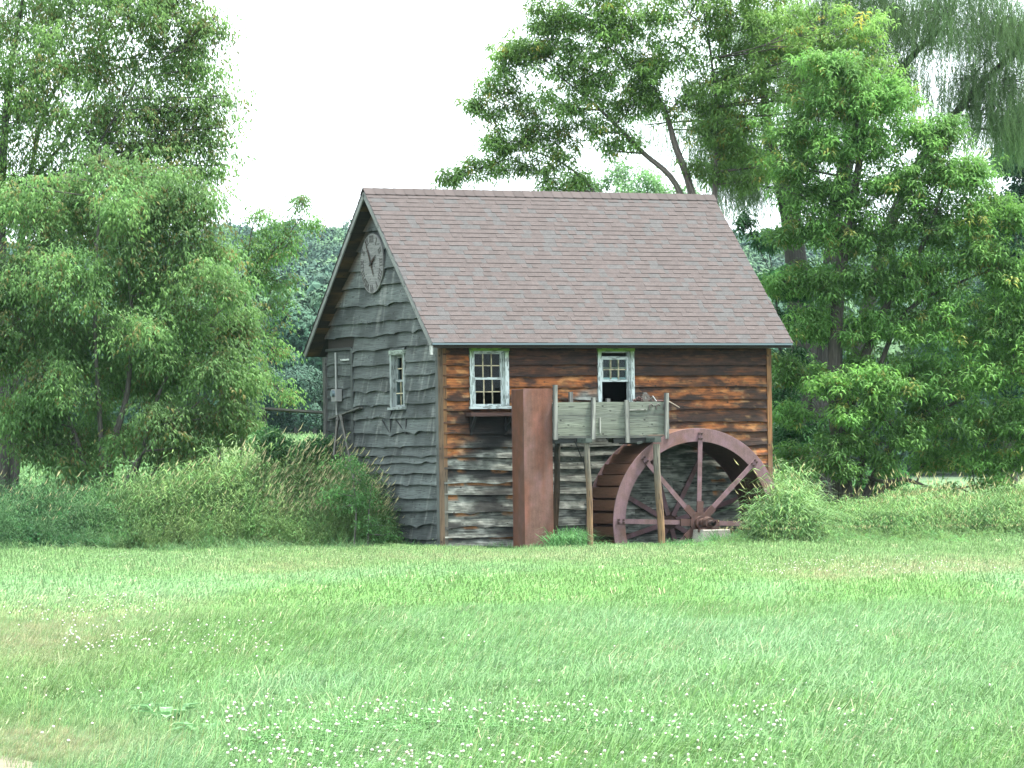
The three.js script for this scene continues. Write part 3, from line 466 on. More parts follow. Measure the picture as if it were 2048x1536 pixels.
// ------------------------------------------------------------------ water wheel
{
  const C = V(5.393, 0.48, 1.5), R = 2.048, Ri = 1.765, WD = 1.36;
  const wheel = thing('water_wheel', 'large rusty iron water wheel half sunk beside the mill wall', 'water wheel', null, [C.x, C.y, C.z]);
  const mauve = [0.215, 0.142, 0.168], rusty = [0.19, 0.1, 0.08], rc = (k = 1) => (x, y, z) => mul3(mix3(mauve, rusty, 0.75 * sst(0.5, 0.72, fbm(x * 2.3 + 9, y * 2.3 + z, 610, 4))), k);
  const ring = (z, name) => { const s = new THREE.Shape(); s.absarc(0, 0, R, 0, Math.PI * 2); const h = new THREE.Path(); h.absarc(0, 0, Ri, 0, Math.PI * 2, true); s.holes.push(h); const g = new THREE.ExtrudeGeometry(s, { depth: 0.018, bevelEnabled: true, bevelSize: 0.004, bevelThickness: 0.004, bevelSegments: 1, curveSegments: 72 }).toNonIndexed(); return part(name, colored(g.translate(0, 0, z), rc()), M.rust, wheel); };
  const rf = ring(-0.02, 'rim'), rb = ring(-WD, 'rim');
  { const n = 96, pos = [], uv = []; for (let i = 0; i < n; i++) { const a = i / n * Math.PI * 2, b = (i + 1) / n * Math.PI * 2, q = (t, z, r = Ri + 0.012) => [r * Math.cos(t), r * Math.sin(t), z]; for (const [r] of [[Ri + 0.012], [Ri + 0.004]]) { pos.push(...q(a, -0.025, r), ...q(b, -0.025, r), ...q(b, -WD + 0.02, r), ...q(a, -0.025, r), ...q(b, -WD + 0.02, r), ...q(a, -WD + 0.02, r)); uv.push(a * 2, 0, b * 2, 0, b * 2, 1.3, a * 2, 0, b * 2, 1.3, a * 2, 1.3); } } part('drum', colored(poly(pos, uv), [0.075, 0.034, 0.026]), M.rust, wheel); }
  const N = 44; const bg = [];
  const bucket = (() => { // one bucket: a sloping floor and a raised front, thick plate
    const da = Math.PI * 2 / N, q = (r, t) => V(r * Math.cos(t), r * Math.sin(t), 0), pts = [q(Ri + 0.014, 0), q(R - 0.07, -da * 0.06), q(R - 0.006, -da * 0.8)], th = 0.012, g = [];
    for (let k = 0; k < 2; k++) { const a = pts[k], b = pts[k + 1], L = a.distanceTo(b), d = b.clone().sub(a).normalize(), bb = new THREE.BoxGeometry(L, th, WD - 0.05).toNonIndexed(); bb.translate(L / 2, 0, 0); bb.rotateZ(Math.atan2(d.y, d.x)); bb.translate(a.x, a.y, -WD / 2 - 0.002); g.push(bb); }
    const m = mergeGeometries(g); return colored(m, (x, y, z) => mix3([0.2, 0.095, 0.05], [0.16, 0.09, 0.07], noise(z * 5, x * 9, 4)));
  })();
  for (let i = 0; i < N; i++) { const m = part('bucket', bucket, M.rust, wheel); m.rotation.z = Math.PI - i / N * Math.PI * 2; }
  const spoke = (a, z, len) => { const g = bx(0.16, Ri + 0.2, -0.052, 0.052, -0.012, 0.012, rc(0.92)), rib = bx(0.2, Ri - 0.05, -0.012, 0.012, 0.0121, 0.05, rc(0.75)); const p = part('spoke', mergeGeometries([g]), M.rust, wheel); p.rotation.z = a; p.position.z = z; return p; };
  const bolt = new THREE.CylinderGeometry(0.022, 0.024, 0.03, 8).rotateX(Math.PI / 2);
  for (let k = 0; k < 8; k++) {
    const f = spoke(k * Math.PI / 4 - 0.035, 0.022), b = spoke(k * Math.PI / 4 + 0.28, -WD - 0.006);
    for (const [x, y] of [[Ri + 0.06, 0.03], [Ri + 0.06, -0.03], [Ri + 0.17, 0.03], [Ri + 0.17, -0.03], [0.3, 0.03], [0.3, -0.03], [0.4, 0.03], [0.4, -0.03]]) part('bolt', colored(bolt, [0.06, 0.03, 0.028]), M.rust, f).position.set(x, y, 0.024);
  }
  const hubG = (z0, z1) => { const g = []; const cyl = (r, a, b) => g.push(new THREE.CylinderGeometry(r, r, b - a, 20).rotateX(Math.PI / 2).translate(0, 0, (a + b) / 2).toNonIndexed()); cyl(0.24, z0, z1); cyl(0.15, z1 - 0.01, z1 + 0.1); cyl(0.1, z1 + 0.09, z1 + 0.22); for (let k = 0; k < 8; k++) { const a = k * Math.PI / 4 - 0.035, p = bx(0.2, 0.47, -0.075, 0.075, z0 + 0.01, z0 + 0.05); p.rotateZ(a); g.push(p); } return g.map((q) => { q.deleteAttribute('color'); return colored(q, (x, y, z) => mul3(mix3([0.115, 0.06, 0.05], [0.06, 0.03, 0.026], noise(x * 14, y * 14, 6)), 1)); }); };
  part('hub', hubG(0.037, 0.1), M.rust, wheel); part('hub', hubG(-WD - 0.12, -WD - 0.03).slice(0, 1), M.rust, wheel);
  part('axle', capped([V(0, 0, -WD - 0.1), V(0, 0, 0.72)], [0.065, 0.065], 14, [0.07, 0.045, 0.04]), M.rust, wheel);
  const zb = 0.5, blockTop = onZ(1410, 1061, C.z + zb).y;
  part('bearing', [bx(-0.2, 0.2, blockTop - C.y + 0.003, blockTop - C.y + 0.06, zb - 0.08, zb + 0.08, rusty), new THREE.CylinderGeometry(0.12, 0.14, 0.15, 16).rotateX(Math.PI / 2).translate(0, 0.0, zb).toNonIndexed(), bx(-0.3, 0.55, -0.2, -0.13, zb + 0.05, zb + 0.1, rusty)].map((g) => colored(g, [0.075, 0.038, 0.03])), M.rust, wheel);
  // concrete pier under the axle
  const pier = thing('concrete_pier', 'pale concrete pier carrying the front axle of the water wheel', 'pier');
  const cx = C.x + 0.05, s = new THREE.Shape([[-0.46, -0.6], [0.5, -0.6], [0.33, blockTop], [-0.3, blockTop]].map((q) => new THREE.Vector2(...q)));
  const pg = new THREE.ExtrudeGeometry(s, { depth: 0.42, bevelEnabled: true, bevelSize: 0.02, bevelThickness: 0.02, bevelSegments: 2 }); part('block', pg.translate(cx, 0, C.z + zb - 0.21), M.concrete, pier);
}

// ------------------------------------------------------------------ railing and planks by the door side
{
  const rail = thing('wooden_railing', 'grey wooden post and rail running left from the mill corner', 'railing');
  const s = 90, a = at(532, 818, s), b = at(655, 826, 88.6), c = [0.12, 0.125, 0.11];
  part('rail', bar(a, b, 0.1, 0.05, c), M.wood, rail);
  const p0 = at(527, 815, s), p1 = p0.clone(); p1.y = groundY(p0.x, p0.z) - 0.2; part('post', bar(p1, p0, 0.12, 0.12, mul3(c, 0.7)), M.wood, rail);
  part('rail', bar(at(520, 903, s), at(650, 908, 88.6), 0.16, 0.05, mul3(c, 0.45)), M.wood, rail);
  const br = onX(660, 838, -0.12), br2 = onX(722, 815, -0.12); part('brace', bar(br, br2, 0.1, 0.04, c), M.wood, rail);
  const lean = (x0, y0, x1, y1, label, w) => { const t = thing('leaning_plank', label, 'plank'); const q = onX(x0, y0, -0.14), e = onX(x1, y1, -0.75); const pl = part('board', bar(e, q, w, 0.04, [0.125, 0.12, 0.1], 0.9), M.wood, t); part('cleat', bar(e.clone().lerp(q, 0.9), e.clone().lerp(q, 0.97), w * 1.1, 0.06, [0.09, 0.09, 0.08], 0.9), M.wood, t); };
  lean(682, 832, 709, 960, 'grey plank leaning against the gable, foot tilted towards the front', 0.12);
  lean(676, 836, 668, 915, 'darker short plank leaning against the gable nearest the back corner', 0.1);
}

// ------------------------------------------------------------------ leaves
function leafQuad(out, col, o, dir, nrm, len, wid, droop, c) { // two halves, two segments each, folded along the midrib
  const side = V().crossVectors(dir, nrm).normalize(), m = o.clone().addScaledVector(dir, len * 0.5).addScaledVector(nrm, 0.02 * len), t = o.clone().addScaledVector(dir, len * 0.92).add(V(0, -droop * len, 0));
  const l = m.clone().addScaledVector(side, wid / 2).addScaledVector(nrm, wid * 0.16), r = m.clone().addScaledVector(side, -wid / 2).addScaledVector(nrm, wid * 0.16);
  for (const q of [o, l, m, l, t, m, o, m, r, m, t, r]) { out.push(q.x, q.y, q.z); col.push(c[0], c[1], c[2]); }
}
function fromLists(out, col) { const g = poly(out); g.setAttribute('color', new THREE.Float32BufferAttribute(col, 3)); return g; }
const sprig = {
  pinnate(seed) { const r = rng(seed), o = [], c = []; const n = 3; for (let k = 0; k < n; k++) { const a = r() * 6.28, d = V(Math.cos(a) * 0.75, 0.25 - r() * 0.75, Math.sin(a) * 0.75).normalize(), L = 0.2 + 0.16 * r(), b = V((r() - 0.5) * 0.16, (r() - 0.5) * 0.16, (r() - 0.5) * 0.16); for (let i = 0; i < 3; i++) for (const sd of i === 2 ? [0] : [-1, 1]) { const p = b.clone().addScaledVector(d, L * (0.4 + 0.3 * i)).add(V(0, -0.05 * i * i, 0)), s = V().crossVectors(d, V(0, 1, 0)).normalize(), dd = d.clone().multiplyScalar(0.6).addScaledVector(s, sd * 0.8).add(V(0, -0.45 - 0.3 * r(), 0)).normalize(), nn = V((r() - 0.5), 1, (r() - 0.5)).normalize(); const k2 = 0.8 + 0.4 * r(); leafQuad(o, c, p, dd, nn, 0.1 + 0.04 * r(), 0.046, 0.25, [k2, k2, k2]); } } return fromLists(o, c); },
  rosette(seed) { const r = rng(seed), o = [], c = []; const tilt = V((r() - 0.5) * 0.4, 1, (r() - 0.5) * 0.4).normalize(); for (let k = 0; k < 9; k++) { const a = k / 9 * 6.28 * 1.7 + r() * 0.7, d = V(Math.cos(a), 0.12 - 0.55 * r(), Math.sin(a)).normalize(), p = V(0, -0.1 + 0.02 * k, 0).addScaledVector(d, 0.03), nn = tilt.clone().addScaledVector(d, 0.35).add(V((r() - 0.5) * 0.6, 0, (r() - 0.5) * 0.6)).normalize(), k2 = 0.8 + 0.4 * r(); leafQuad(o, c, p, d, nn, 0.18 + 0.07 * r(), 0.054, 0.38, [k2, k2 * (0.97 + 0.06 * r()), k2]); } return fromLists(o, c); },
  strand(seed) { const r = rng(seed), o = [], c = []; const L = 0.75 + 0.5 * r(); for (let i = 0; i < 22; i++) { const t = i / 22, a = r() * 6.28, p = V(0.05 * Math.sin(t * 4 + seed) , -t * L, 0.05 * Math.cos(t * 3 + seed)), d = V(Math.cos(a) * 0.45, -0.9, Math.sin(a) * 0.45).normalize(), k2 = 0.8 + 0.4 * r(); leafQuad(o, c, p, d, V(-Math.sin(a), 0.3, Math.cos(a)).normalize(), 0.1 + 0.03 * r(), 0.017, 0.1, [k2, k2, k2]); } return fromLists(o, c); },
  small(seed) { const r = rng(seed), o = [], c = []; for (let i = 0; i < 14; i++) { const p = V(r() - 0.5, (r() - 0.5) * 0.7, r() - 0.5).multiplyScalar(0.32), a = r() * 6.28, d = V(Math.cos(a), -0.3 - 0.4 * r(), Math.sin(a)).normalize(), k2 = 0.75 + 0.5 * r(); leafQuad(o, c, p, d, V((r() - 0.5), 1, (r() - 0.5)).normalize(), 0.09 + 0.04 * r(), 0.05, 0.2, [k2, k2, k2]); } return fromLists(o, c); },
};
const SPR = {}; for (const k of Object.keys(sprig)) SPR[k] = [1, 2, 3].map((i) => sprig[k](i * 13 + k.length));
function instanced(name, geos, mat, list, parent, label) { // list of {p, q, s, c}
  const by = geos.map(() => []); list.forEach((e, i) => by[e.v ?? i % geos.length].push(e));
  const m4 = new THREE.Matrix4(), cc = new THREE.Color(), out = [];
  geos.forEach((g, k) => {
    if (!by[k].length) return;
    const im = new THREE.InstancedMesh(g, mat, by[k].length); im.name = parent === scene ? numbered(name) : name; im.castShadow = im.receiveShadow = true; im.userData.kind = 'stuff';
    by[k].forEach((e, i) => { im.setMatrixAt(i, m4.compose(e.p, e.q, typeof e.s === 'number' ? V(e.s, e.s, e.s) : e.s)); im.setColorAt(i, cc.setRGB(...e.c)); });
    parent.add(im); out.push(im);
  });
  return out;
}
const BARK = { grey: [0.16, 0.15, 0.135], dark: [0.06, 0.055, 0.048] };
// a tree: stems run through points; each lobe [px, py, radius px, offset along the view in m] hangs on the nearest stem
function tree(o) {
  const r = rng(o.seed), t = thing(o.name ?? 'tree', o.label, o.category ?? 'tree', o.group), bc = o.bark ?? BARK.grey, S0 = o.s;
  const stems = o.stems.map((st) => st.map(([px, py, ds = 0], i) => { const p = at(px, py, S0 + ds); if (i === 0 && !st.free) p.y = Math.min(p.y, groundY(p.x, p.z) - 0.15); return p; }));
  const nodes = [];
  stems.forEach((st, k) => {
    const cv = new THREE.CatmullRomCurve3(st), n = st.length * 5, P = cv.getPoints(n), r0 = o.rad[k] ?? 0.1, Rr = P.map((_, i) => r0 * (1 - 0.9 * Math.pow(i / n, 0.8)) * (i === 0 ? 1.35 : 1));
    part(k ? 'stem' : 'trunk', tube(P, Rr, r0 > 0.2 ? 18 : r0 > 0.1 ? 10 : 6, bc, 0.3), M.bark, t);
    P.forEach((p, i) => { if (i > n * 0.25) nodes.push({ p, r: Rr[i] }); });
  });
  const list = [];
  for (const [px, py, rp, ds = 0, dens = 1] of o.lobes) {
    const c = at(px, py, S0 + ds), rad = rp / FPX * (S0 + ds); let best = nodes[0], bd = 1e9;
    for (const n of nodes) { const up = Math.max(0, n.p.y - c.y + rad * 0.3), dd = n.p.distanceTo(c) + up * 1.2; if (dd < bd) { bd = dd; best = n; } }
    const limb = [], mid = best.p.clone().lerp(c, 0.5).add(V(0, 0.12 * bd * (o.droop ? 1 : -0.3), 0).multiplyScalar(0.6)), cv = new THREE.QuadraticBezierCurve3(best.p, mid, c), P = cv.getPoints(6), rr = Math.min(best.r * 0.7, 0.02 + 0.012 * bd);
    limb.push(tube(P, P.map((_, i) => lerp(rr, 0.014, i / 6)), 5, bc));
    const tone = 0.78 + 0.44 * r(), K = Math.max(4, Math.round((o.twigs ?? 13) * (o.many ?? 2) * rad * (0.6 + 0.4 * rad) * dens)), per = o.per ?? 12;
    for (let k = 0; k < K; k++) {
      const a = r() * 6.283, el = Math.asin(clamp(r() * 1.75 - 0.75, -1, 1)), d = V(Math.cos(a) * Math.cos(el), Math.sin(el) * (o.flat ?? 0.8), Math.sin(a) * Math.cos(el)), L = rad * (0.65 + 0.5 * r()), st = P[3 + Math.floor(r() * 4)], e = c.clone().addScaledVector(d, L), m = st.clone().lerp(e, 0.5).add(V(0, 0.1 * L, 0));
      const tw = new THREE.QuadraticBezierCurve3(st, m, e), Q = tw.getPoints(4); if (r() < (o.showTwigs ?? 0.5)) limb.push(tube(Q, [0.013, 0.011, 0.009, 0.006, 0.003], 4, bc));
      const tt = tone * (0.85 + 0.3 * r());
      for (let i = 0; i < per; i++) {
        const u = 0.3 + 0.75 * Math.pow(r(), 0.7), p = tw.getPoint(Math.min(u, 1)).add(V((r() - 0.5), (r() - 0.5) * 0.7, (r() - 0.5)).multiplyScalar(o.spread ?? 0.4)); if (u > 1) p.addScaledVector(d, (u - 1) * L);
        const q = o.kind === 'strand' ? new THREE.Quaternion().setFromEuler(new THREE.Euler((r() - 0.5) * 0.3, r() * 6.28, (r() - 0.5) * 0.3)) : new THREE.Quaternion().setFromEuler(new THREE.Euler((r() - 0.5) * 0.9, r() * 6.28, (r() - 0.5) * 0.9));
        const warm = r() < (o.warm ?? 0.1) ? 1 : 0, k3 = tt * (0.85 + 0.3 * r()), cc = mix3(o.color, o.color2 ?? o.color, r()); list.push({ p, q, s: (o.scale ?? 1) * (0.62 + 0.6 * r()), c: warm ? mul3(o.warmColor ?? [0.19, 0.19, 0.06], k3 * 0.8) : [cc[0] * k3 * 0.78, cc[1] * k3 * 0.86, cc[2] * k3 * 0.82], v: Math.floor(r() * 3) });
      }
    }
    part('limb', mergeGeometries(limb), M.bark, t);
  }
  const crown = new THREE.Group(); crown.name = 'crown'; crown.userData.kind = 'stuff'; t.add(crown);
  instanced('foliage', SPR[o.kind], M.leaf, list, crown);
  return t;
}

// ---- trees on the left
tree({ seed: 11, s: 94, many: 1.2, spread: 0.75, label: 'tall leafy tree on the left edge with its top out of view', category: 'tree', kind: 'pinnate', rad: [0.24, 0.1, 0.09, 0.08], bark: [0.09, 0.085, 0.075],
  stems: [[[6, 1000], [4, 700], [2, 420], [20, 150], [60, -80]], [[10, 480, 0], [60, 380, 0.5], [130, 280, 0.8], [240, 60, 1]], [[8, 560, 0], [110, 430, -0.5], [190, 300, -1], [280, 150, -1]], [[8, 430, 0], [90, 220, 1], [200, 90, 2], [330, 0, 2]]],
  color: [0.15, 0.265, 0.082], color2: [0.18, 0.285, 0.08], warm: 0.12, per: 11, twigs: 14,
  lobes: [[30, 40, 110], [140, 20, 110, 1], [250, 10, 110, -1], [350, 10, 80], [400, 60, 55], [90, 130, 110, -1], [200, 120, 110], [310, 100, 90, 1], [390, 140, 60], [40, 240, 100], [150, 240, 110, -1], [260, 220, 100, 0], [350, 220, 80], [420, 215, 35], [60, 340, 70, 0, 0.7], [180, 340, 75, 1, 0.7], [90, 385, 80], [190, 395, 70], [300, 400, 60], [20, 400, 70], [50, 430, 60], [130, 430, 50], [350, 410, 50], [270, 440, 40], [290, 310, 85], [370, 290, 60], [425, 280, 35], [400, 350, 40], [330, 370, 55], [250, 390, 55, 0, 0.7], [-60, 120, 120], [-60, 320, 110], [436, 30, 30], [455, 190, 18], [450, 255, 18], [445, 330, 22], [120, -90, 130], [300, -90, 120]] });
tree({ seed: 12, s: 89, many: 1.6, spread: 0.7, label: 'spreading many-stemmed tree with crooked low branches, left of the mill', category: 'tree', kind: 'pinnate', rad: [0.12, 0.09, 0.08, 0.08, 0.07, 0.05, 0.05], bark: [0.14, 0.13, 0.115],
  stems: [[[215, 1030], [225, 900], [255, 780], [262, 600], [230, 450]], [[205, 1030], [160, 900], [120, 800], [70, 690], [60, 560]], [[210, 1030], [200, 850], [190, 650], [195, 470], [205, 380], [198, 290]], [[225, 1030], [285, 900], [330, 760], [420, 640], [470, 600]], [[220, 1020, -1], [265, 935, -1], [345, 850, -1.2], [440, 770, -1.5]], [[235, 1010], [320, 920], [350, 870], [400, 800]], [[200, 1000, 1], [225, 930, 1], [270, 925, 1], [300, 860, 1]]],
  color: [0.13, 0.25, 0.08], color2: [0.16, 0.27, 0.08], warm: 0.1, per: 12, twigs: 13,
  lobes: [[80, 480, 80, 0, 0.6], [180, 465, 75, 1, 0.6], [290, 480, 80, 0, 0.7], [370, 480, 70, 0, 0.8], [30, 560, 90], [140, 560, 100, -1], [250, 570, 100, 1], [350, 560, 90], [430, 560, 70, -1], [60, 670, 100], [180, 670, 100, 1], [300, 670, 100, -1], [410, 650, 90], [470, 640, 45], [-20, 700, 90], [110, 770, 90, -1], [230, 760, 90, 1], [350, 750, 90, 1], [450, 740, 70, -1], [490, 770, 36], [465, 830, 44, -1], [420, 830, 60], [320, 830, 70, -1.5], [200, 850, 70, 1], [90, 840, 75], [10, 810, 80], [370, 880, 40, 0, 0.6], [140, 920, 45], [180, 960, 40], [490, 700, 34], [500, 850, 22], [280, 880, 40, 1, 0.5], [-60, 600, 90], [300, 410, 60], [385, 425, 45], [150, 420, 60, 1], [230, 405, 55, -1], [60, 425, 60], [430, 500, 40], [40, 370, 60, 0, 0.55], [120, 350, 60, 1, 0.5], [210, 340, 65, 0, 0.55], [300, 350, 60, 1, 0.6], [370, 370, 45, 0, 0.7], [410, 400, 36], [60, 890, 40], [130, 880, 45, 0.5], [240, 900, 34, -0.8], [400, 890, 34, -1.2], [330, 895, 30, 0.5]] });
tree({ seed: 13, s: 97, name: 'sapling', many: 1, scale: 0.85, label: 'slender sapling leaning right against the sky beside the gable', category: 'sapling', kind: 'pinnate', rad: [0.07, 0.04], bark: [0.13, 0.12, 0.1],
  stems: [[[430, 950], [450, 700], [480, 560], [560, 490], [605, 430]], [[470, 590], [500, 480], [515, 420]]],
  color: [0.1323, 0.2807, 0.0834], color2: [0.1655, 0.2911, 0.0741], warm: 0.12, per: 7, twigs: 17, spread: 0.3,
  lobes: [[517, 425, 22], [605, 405, 26], [620, 440, 18], [570, 455, 36], [530, 470, 40], [490, 490, 45], [545, 510, 40], [590, 490, 25], [500, 545, 50], [560, 560, 36], [470, 590, 50], [540, 610, 35], [520, 660, 40], [560, 700, 30], [535, 760, 36], [575, 790, 18]] });
tree({ seed: 14, s: 86.5, name: 'bush', label: 'low bright green bush at the foot of the many-stemmed tree', category: 'bush', kind: 'small', rad: [0.04, 0.03], stems: [[[205, 1085], [215, 1030], [225, 1000]], [[215, 1080], [245, 1040], [262, 1020]]], color: [0.1102, 0.3118, 0.0834], color2: [0.1323, 0.3326, 0.0741], warm: 0, per: 10, twigs: 20, scale: 1.0, lobes: [[195, 1010, 34], [235, 1025, 36], [205, 1055, 34], [245, 1060, 26]] });
tree({ seed: 15, s: 87, name: 'bush', label: 'dark leafy bush under the railing by the mill corner', category: 'bush', kind: 'small', rad: [0.03, 0.03], stems: [[[620, 960], [625, 920], [630, 890]], [[580, 960], [560, 910], [540, 890]]], color: [0.0552, 0.156, 0.0519], color2: [0.0773, 0.1976, 0.0555], warm: 0, per: 10, twigs: 16, lobes: [[640, 895, 30], [610, 910, 34], [570, 905, 30], [535, 880, 26], [650, 940, 40], [600, 950, 40]] });
tree({ seed: 16, s: 82.8, name: 'bush', label: 'green shrub with small leaves growing against the gable siding', category: 'bush', kind: 'small', rad: [0.03, 0.03], stems: [[[705, 1090], [712, 1010], [700, 930]], [[735, 1090], [738, 1020], [745, 960]]], color: [0.1008, 0.2257, 0.069], color2: [0.126, 0.2614, 0.0747], warm: 0, per: 6, twigs: 12, scale: 0.75, lobes: [[690, 930, 26, 0.4], [720, 965, 26], [705, 1010, 30], [745, 1000, 24], [748, 1050, 24, -0.2], [670, 985, 30, 0.4], [770, 1070, 16]] });
// ---- trees on the right
tree({ seed: 21, s: 98, many: 2.6, flat: 1, scale: 0.9, label: 'tree with long hanging leaves rising behind the mill roof', category: 'tree', kind: 'rosette', rad: [0.2, 0.12, 0.1, 0.07], bark: [0.15, 0.13, 0.115],
  stems: [[[1420, 1000], [1405, 700], [1385, 395], [1350, 290], [1320, 200], [1240, 110]], [[1400, 560], [1360, 385], [1280, 300], [1190, 210], [1090, 130]], [[1425, 600], [1430, 390], [1435, 250], [1420, 100], [1400, -20]], [[1330, 480], [1190, 390], [1130, 330], [1060, 300]]],
  color: [0.17, 0.3, 0.078], color2: [0.205, 0.325, 0.078], warm: 0.05, warmColor: [0.35, 0.3325, 0.0644], per: 8, twigs: 9, spread: 0.5,
  lobes: [[1040, 130, 60], [1120, 70, 60], [1080, 250, 45], [1200, 80, 70], [1150, 165, 55], [1300, 170, 50], [1390, 330, 30], [1450, 300, 45], [1520, 250, 50], [1540, 330, 40], [1740, 60, 55, -2], [1760, 130, 50, -2], [1800, 200, 50, -2], [1700, 180, 50, -2], [1440, 200, 70], [1400, 265, 36], [1480, 290, 55], [1500, 360, 30], [1440, 350, 26], [1100, 20, 60], [1170, 30, 80], [1270, 30, 90], [1380, 30, 100], [1480, 40, 90], [1010, 90, 40], [1070, 100, 55], [1150, 120, 70], [1240, 130, 75], [1330, 120, 80], [1430, 140, 80], [1500, 130, 70], [985, 165, 38], [1040, 190, 50], [1110, 210, 60], [1190, 200, 60], [1270, 210, 55], [1360, 200, 60, 0, 0.8], [1440, 240, 55, 0, 0.8], [960, 230, 30], [985, 275, 40], [1050, 270, 50], [1120, 285, 45], [1000, 305, 28], [1180, 265, 35], [1240, 265, 28, 0, 0.7], [905, 352, 24], [885, 362, 12], [955, 338, 22], [1000, 345, 30], [1060, 340, 30], [1120, 330, 36], [1150, 375, 30], [1090, 375, 30], [1215, 300, 22], [1260, 285, 18], [1290, 205, 40], [945, 200, 16], [1550, 40, 80], [1630, 60, 80, -2], [1580, 120, 75, -1], [1680, 110, 60, -2], [1540, 190, 60, -1], [1620, 170, 60, -2], [1190, -60, 90], [1350, -70, 100], [1500, -60, 100]] });
tree({ seed: 22, s: 104, many: 4.5, label: 'big old willow with a dark leaning trunk and hanging strands behind the mill', category: 'tree', kind: 'strand', rad: [0.62, 0.36, 0.3, 0.25], bark: [0.05, 0.047, 0.042],
  stems: [[[1650, 1030], [1628, 830], [1600, 600], [1580, 430], [1540, 280], [1520, 100]], [[1690, 1030], [1640, 820], [1590, 480], [1600, 300], [1640, 120], [1650, -60]], [[1620, 560], [1700, 300], [1800, 140], [1900, 40]], [[1640, 620], [1800, 400], [1960, 170], [2060, 80]]],
  color: [0.125, 0.21, 0.085], color2: [0.15, 0.235, 0.095], warm: 0, per: 10, twigs: 9, spread: 0.9, droop: true, showTwigs: 0.6,
  lobes: [[1420, 190, 60], [1430, 240, 50], [1415, 290, 40], [1460, 330, 44], [1500, 300, 50], [1475, 300, 36], [1490, 370, 26], [1440, 370, 18], [1520, 330, 30], [1500, 60, 80], [1590, 40, 90], [1690, 30, 90], [1790, 40, 100], [1890, 30, 100], [1990, 50, 100], [1600, 150, 70], [1700, 130, 70], [1800, 140, 60], [1950, 150, 80], [2030, 160, 70], [1990, 230, 60], [2040, 260, 60], [1940, 215, 36, 0, 0.7], [1830, 190, 26, 0, 0.6], [1690, 230, 60], [1600, 260, 60], [2070, 60, 90], [1730, -60, 110], [1930, -60, 110], [1290, 250, 22, 0, 0.5], [1340, 260, 26, 0, 0.5]] });
tree({ seed: 23, s: 91.5, many: 3.6, label: 'broad tree with glossy long leaves drooping low, right of the mill', category: 'tree', kind: 'rosette', rad: [0.3, 0.2, 0.12, 0.1, 0.09], bark: [0.11, 0.1, 0.085],
  stems: [[[1690, 1040], [1680, 900], [1670, 700], [1690, 480], [1720, 300], [1700, 180]], [[1705, 1030], [1690, 860], [1760, 640], [1850, 480], [1900, 330]], [[1685, 960], [1800, 870], [1920, 800], [2040, 740]], [[1690, 985], [1790, 960], [1880, 980], [1980, 965]], [[1690, 800], [1800, 640], [1930, 560], [2050, 520]]],
  color: [0.1323, 0.2807, 0.0667], color2: [0.1655, 0.3118, 0.0667], warm: 0.05, warmColor: [0.2975, 0.3325, 0.0805], per: 9, twigs: 10, spread: 0.55, scale: 0.92,
  lobes: [[1560, 260, 50], [1640, 210, 60], [1720, 200, 55], [1700, 140, 45], [1790, 190, 45], [1640, 130, 40], [1570, 330, 45], [1640, 300, 65], [1730, 290, 70], [1820, 270, 60], [1890, 260, 45], [1600, 390, 50], [1690, 390, 75], [1790, 370, 80], [1890, 350, 75], [1960, 360, 50], [1570, 470, 35], [1640, 470, 60], [1740, 470, 80], [1850, 450, 85], [1950, 440, 70], [2010, 420, 40], [1560, 560, 40], [1640, 560, 65], [1740, 560, 80], [1850, 550, 85], [1960, 530, 80], [2040, 560, 60], [1590, 650, 50], [1680, 660, 70], [1790, 650, 85], [1900, 640, 85], [2000, 640, 75], [1570, 740, 40], [1640, 760, 50, 1], [1720, 750, 60], [1820, 750, 80], [1930, 740, 85], [2030, 740, 70], [1570, 830, 36], [1660, 770, 30, -1.5], [1725, 760, 36, -1.2], [1790, 775, 40, -1], [1690, 825, 30, -1.6], [1755, 830, 42, -1.4], [1655, 885, 26, -1.6], [1720, 885, 34, -1.3], [1795, 870, 42, -0.8], [1850, 840, 70], [1960, 840, 80], [2040, 840, 60], [1685, 935, 28, -1.6], [1645, 925, 18, -1.6], [1760, 920, 30, -1], [1850, 910, 45, 0.5], [1940, 915, 45], [2020, 920, 45], [1575, 910, 30, 1], [1990, 965, 30, -0.5], [1900, 985, 20, 0, 0.7], [2090, 660, 80], [2100, 850, 80]] });
tree({ seed: 27, s: 95.5, label: 'shaded dark leafy tree close behind the right corner of the mill', category: 'tree', kind: 'rosette', rad: [0.12, 0.06], bark: BARK.dark, stems: [[[1585, 1030], [1575, 860], [1560, 700], [1550, 560]], [[1590, 980], [1620, 820], [1640, 660]]], color: [0.0382, 0.1296, 0.0385], color2: [0.0567, 0.1663, 0.046], warm: 0, per: 9, many: 3, twigs: 9, lobes: [[1530, 470, 26], [1550, 560, 40], [1570, 640, 45], [1600, 580, 40], [1575, 720, 45], [1630, 640, 45], [1570, 800, 44], [1620, 760, 45], [1575, 880, 40], [1640, 860, 40], [1600, 940, 36], [1660, 560, 45], [1490, 440, 16]] });  // leaf colours set dark to stand for the shade behind the corner
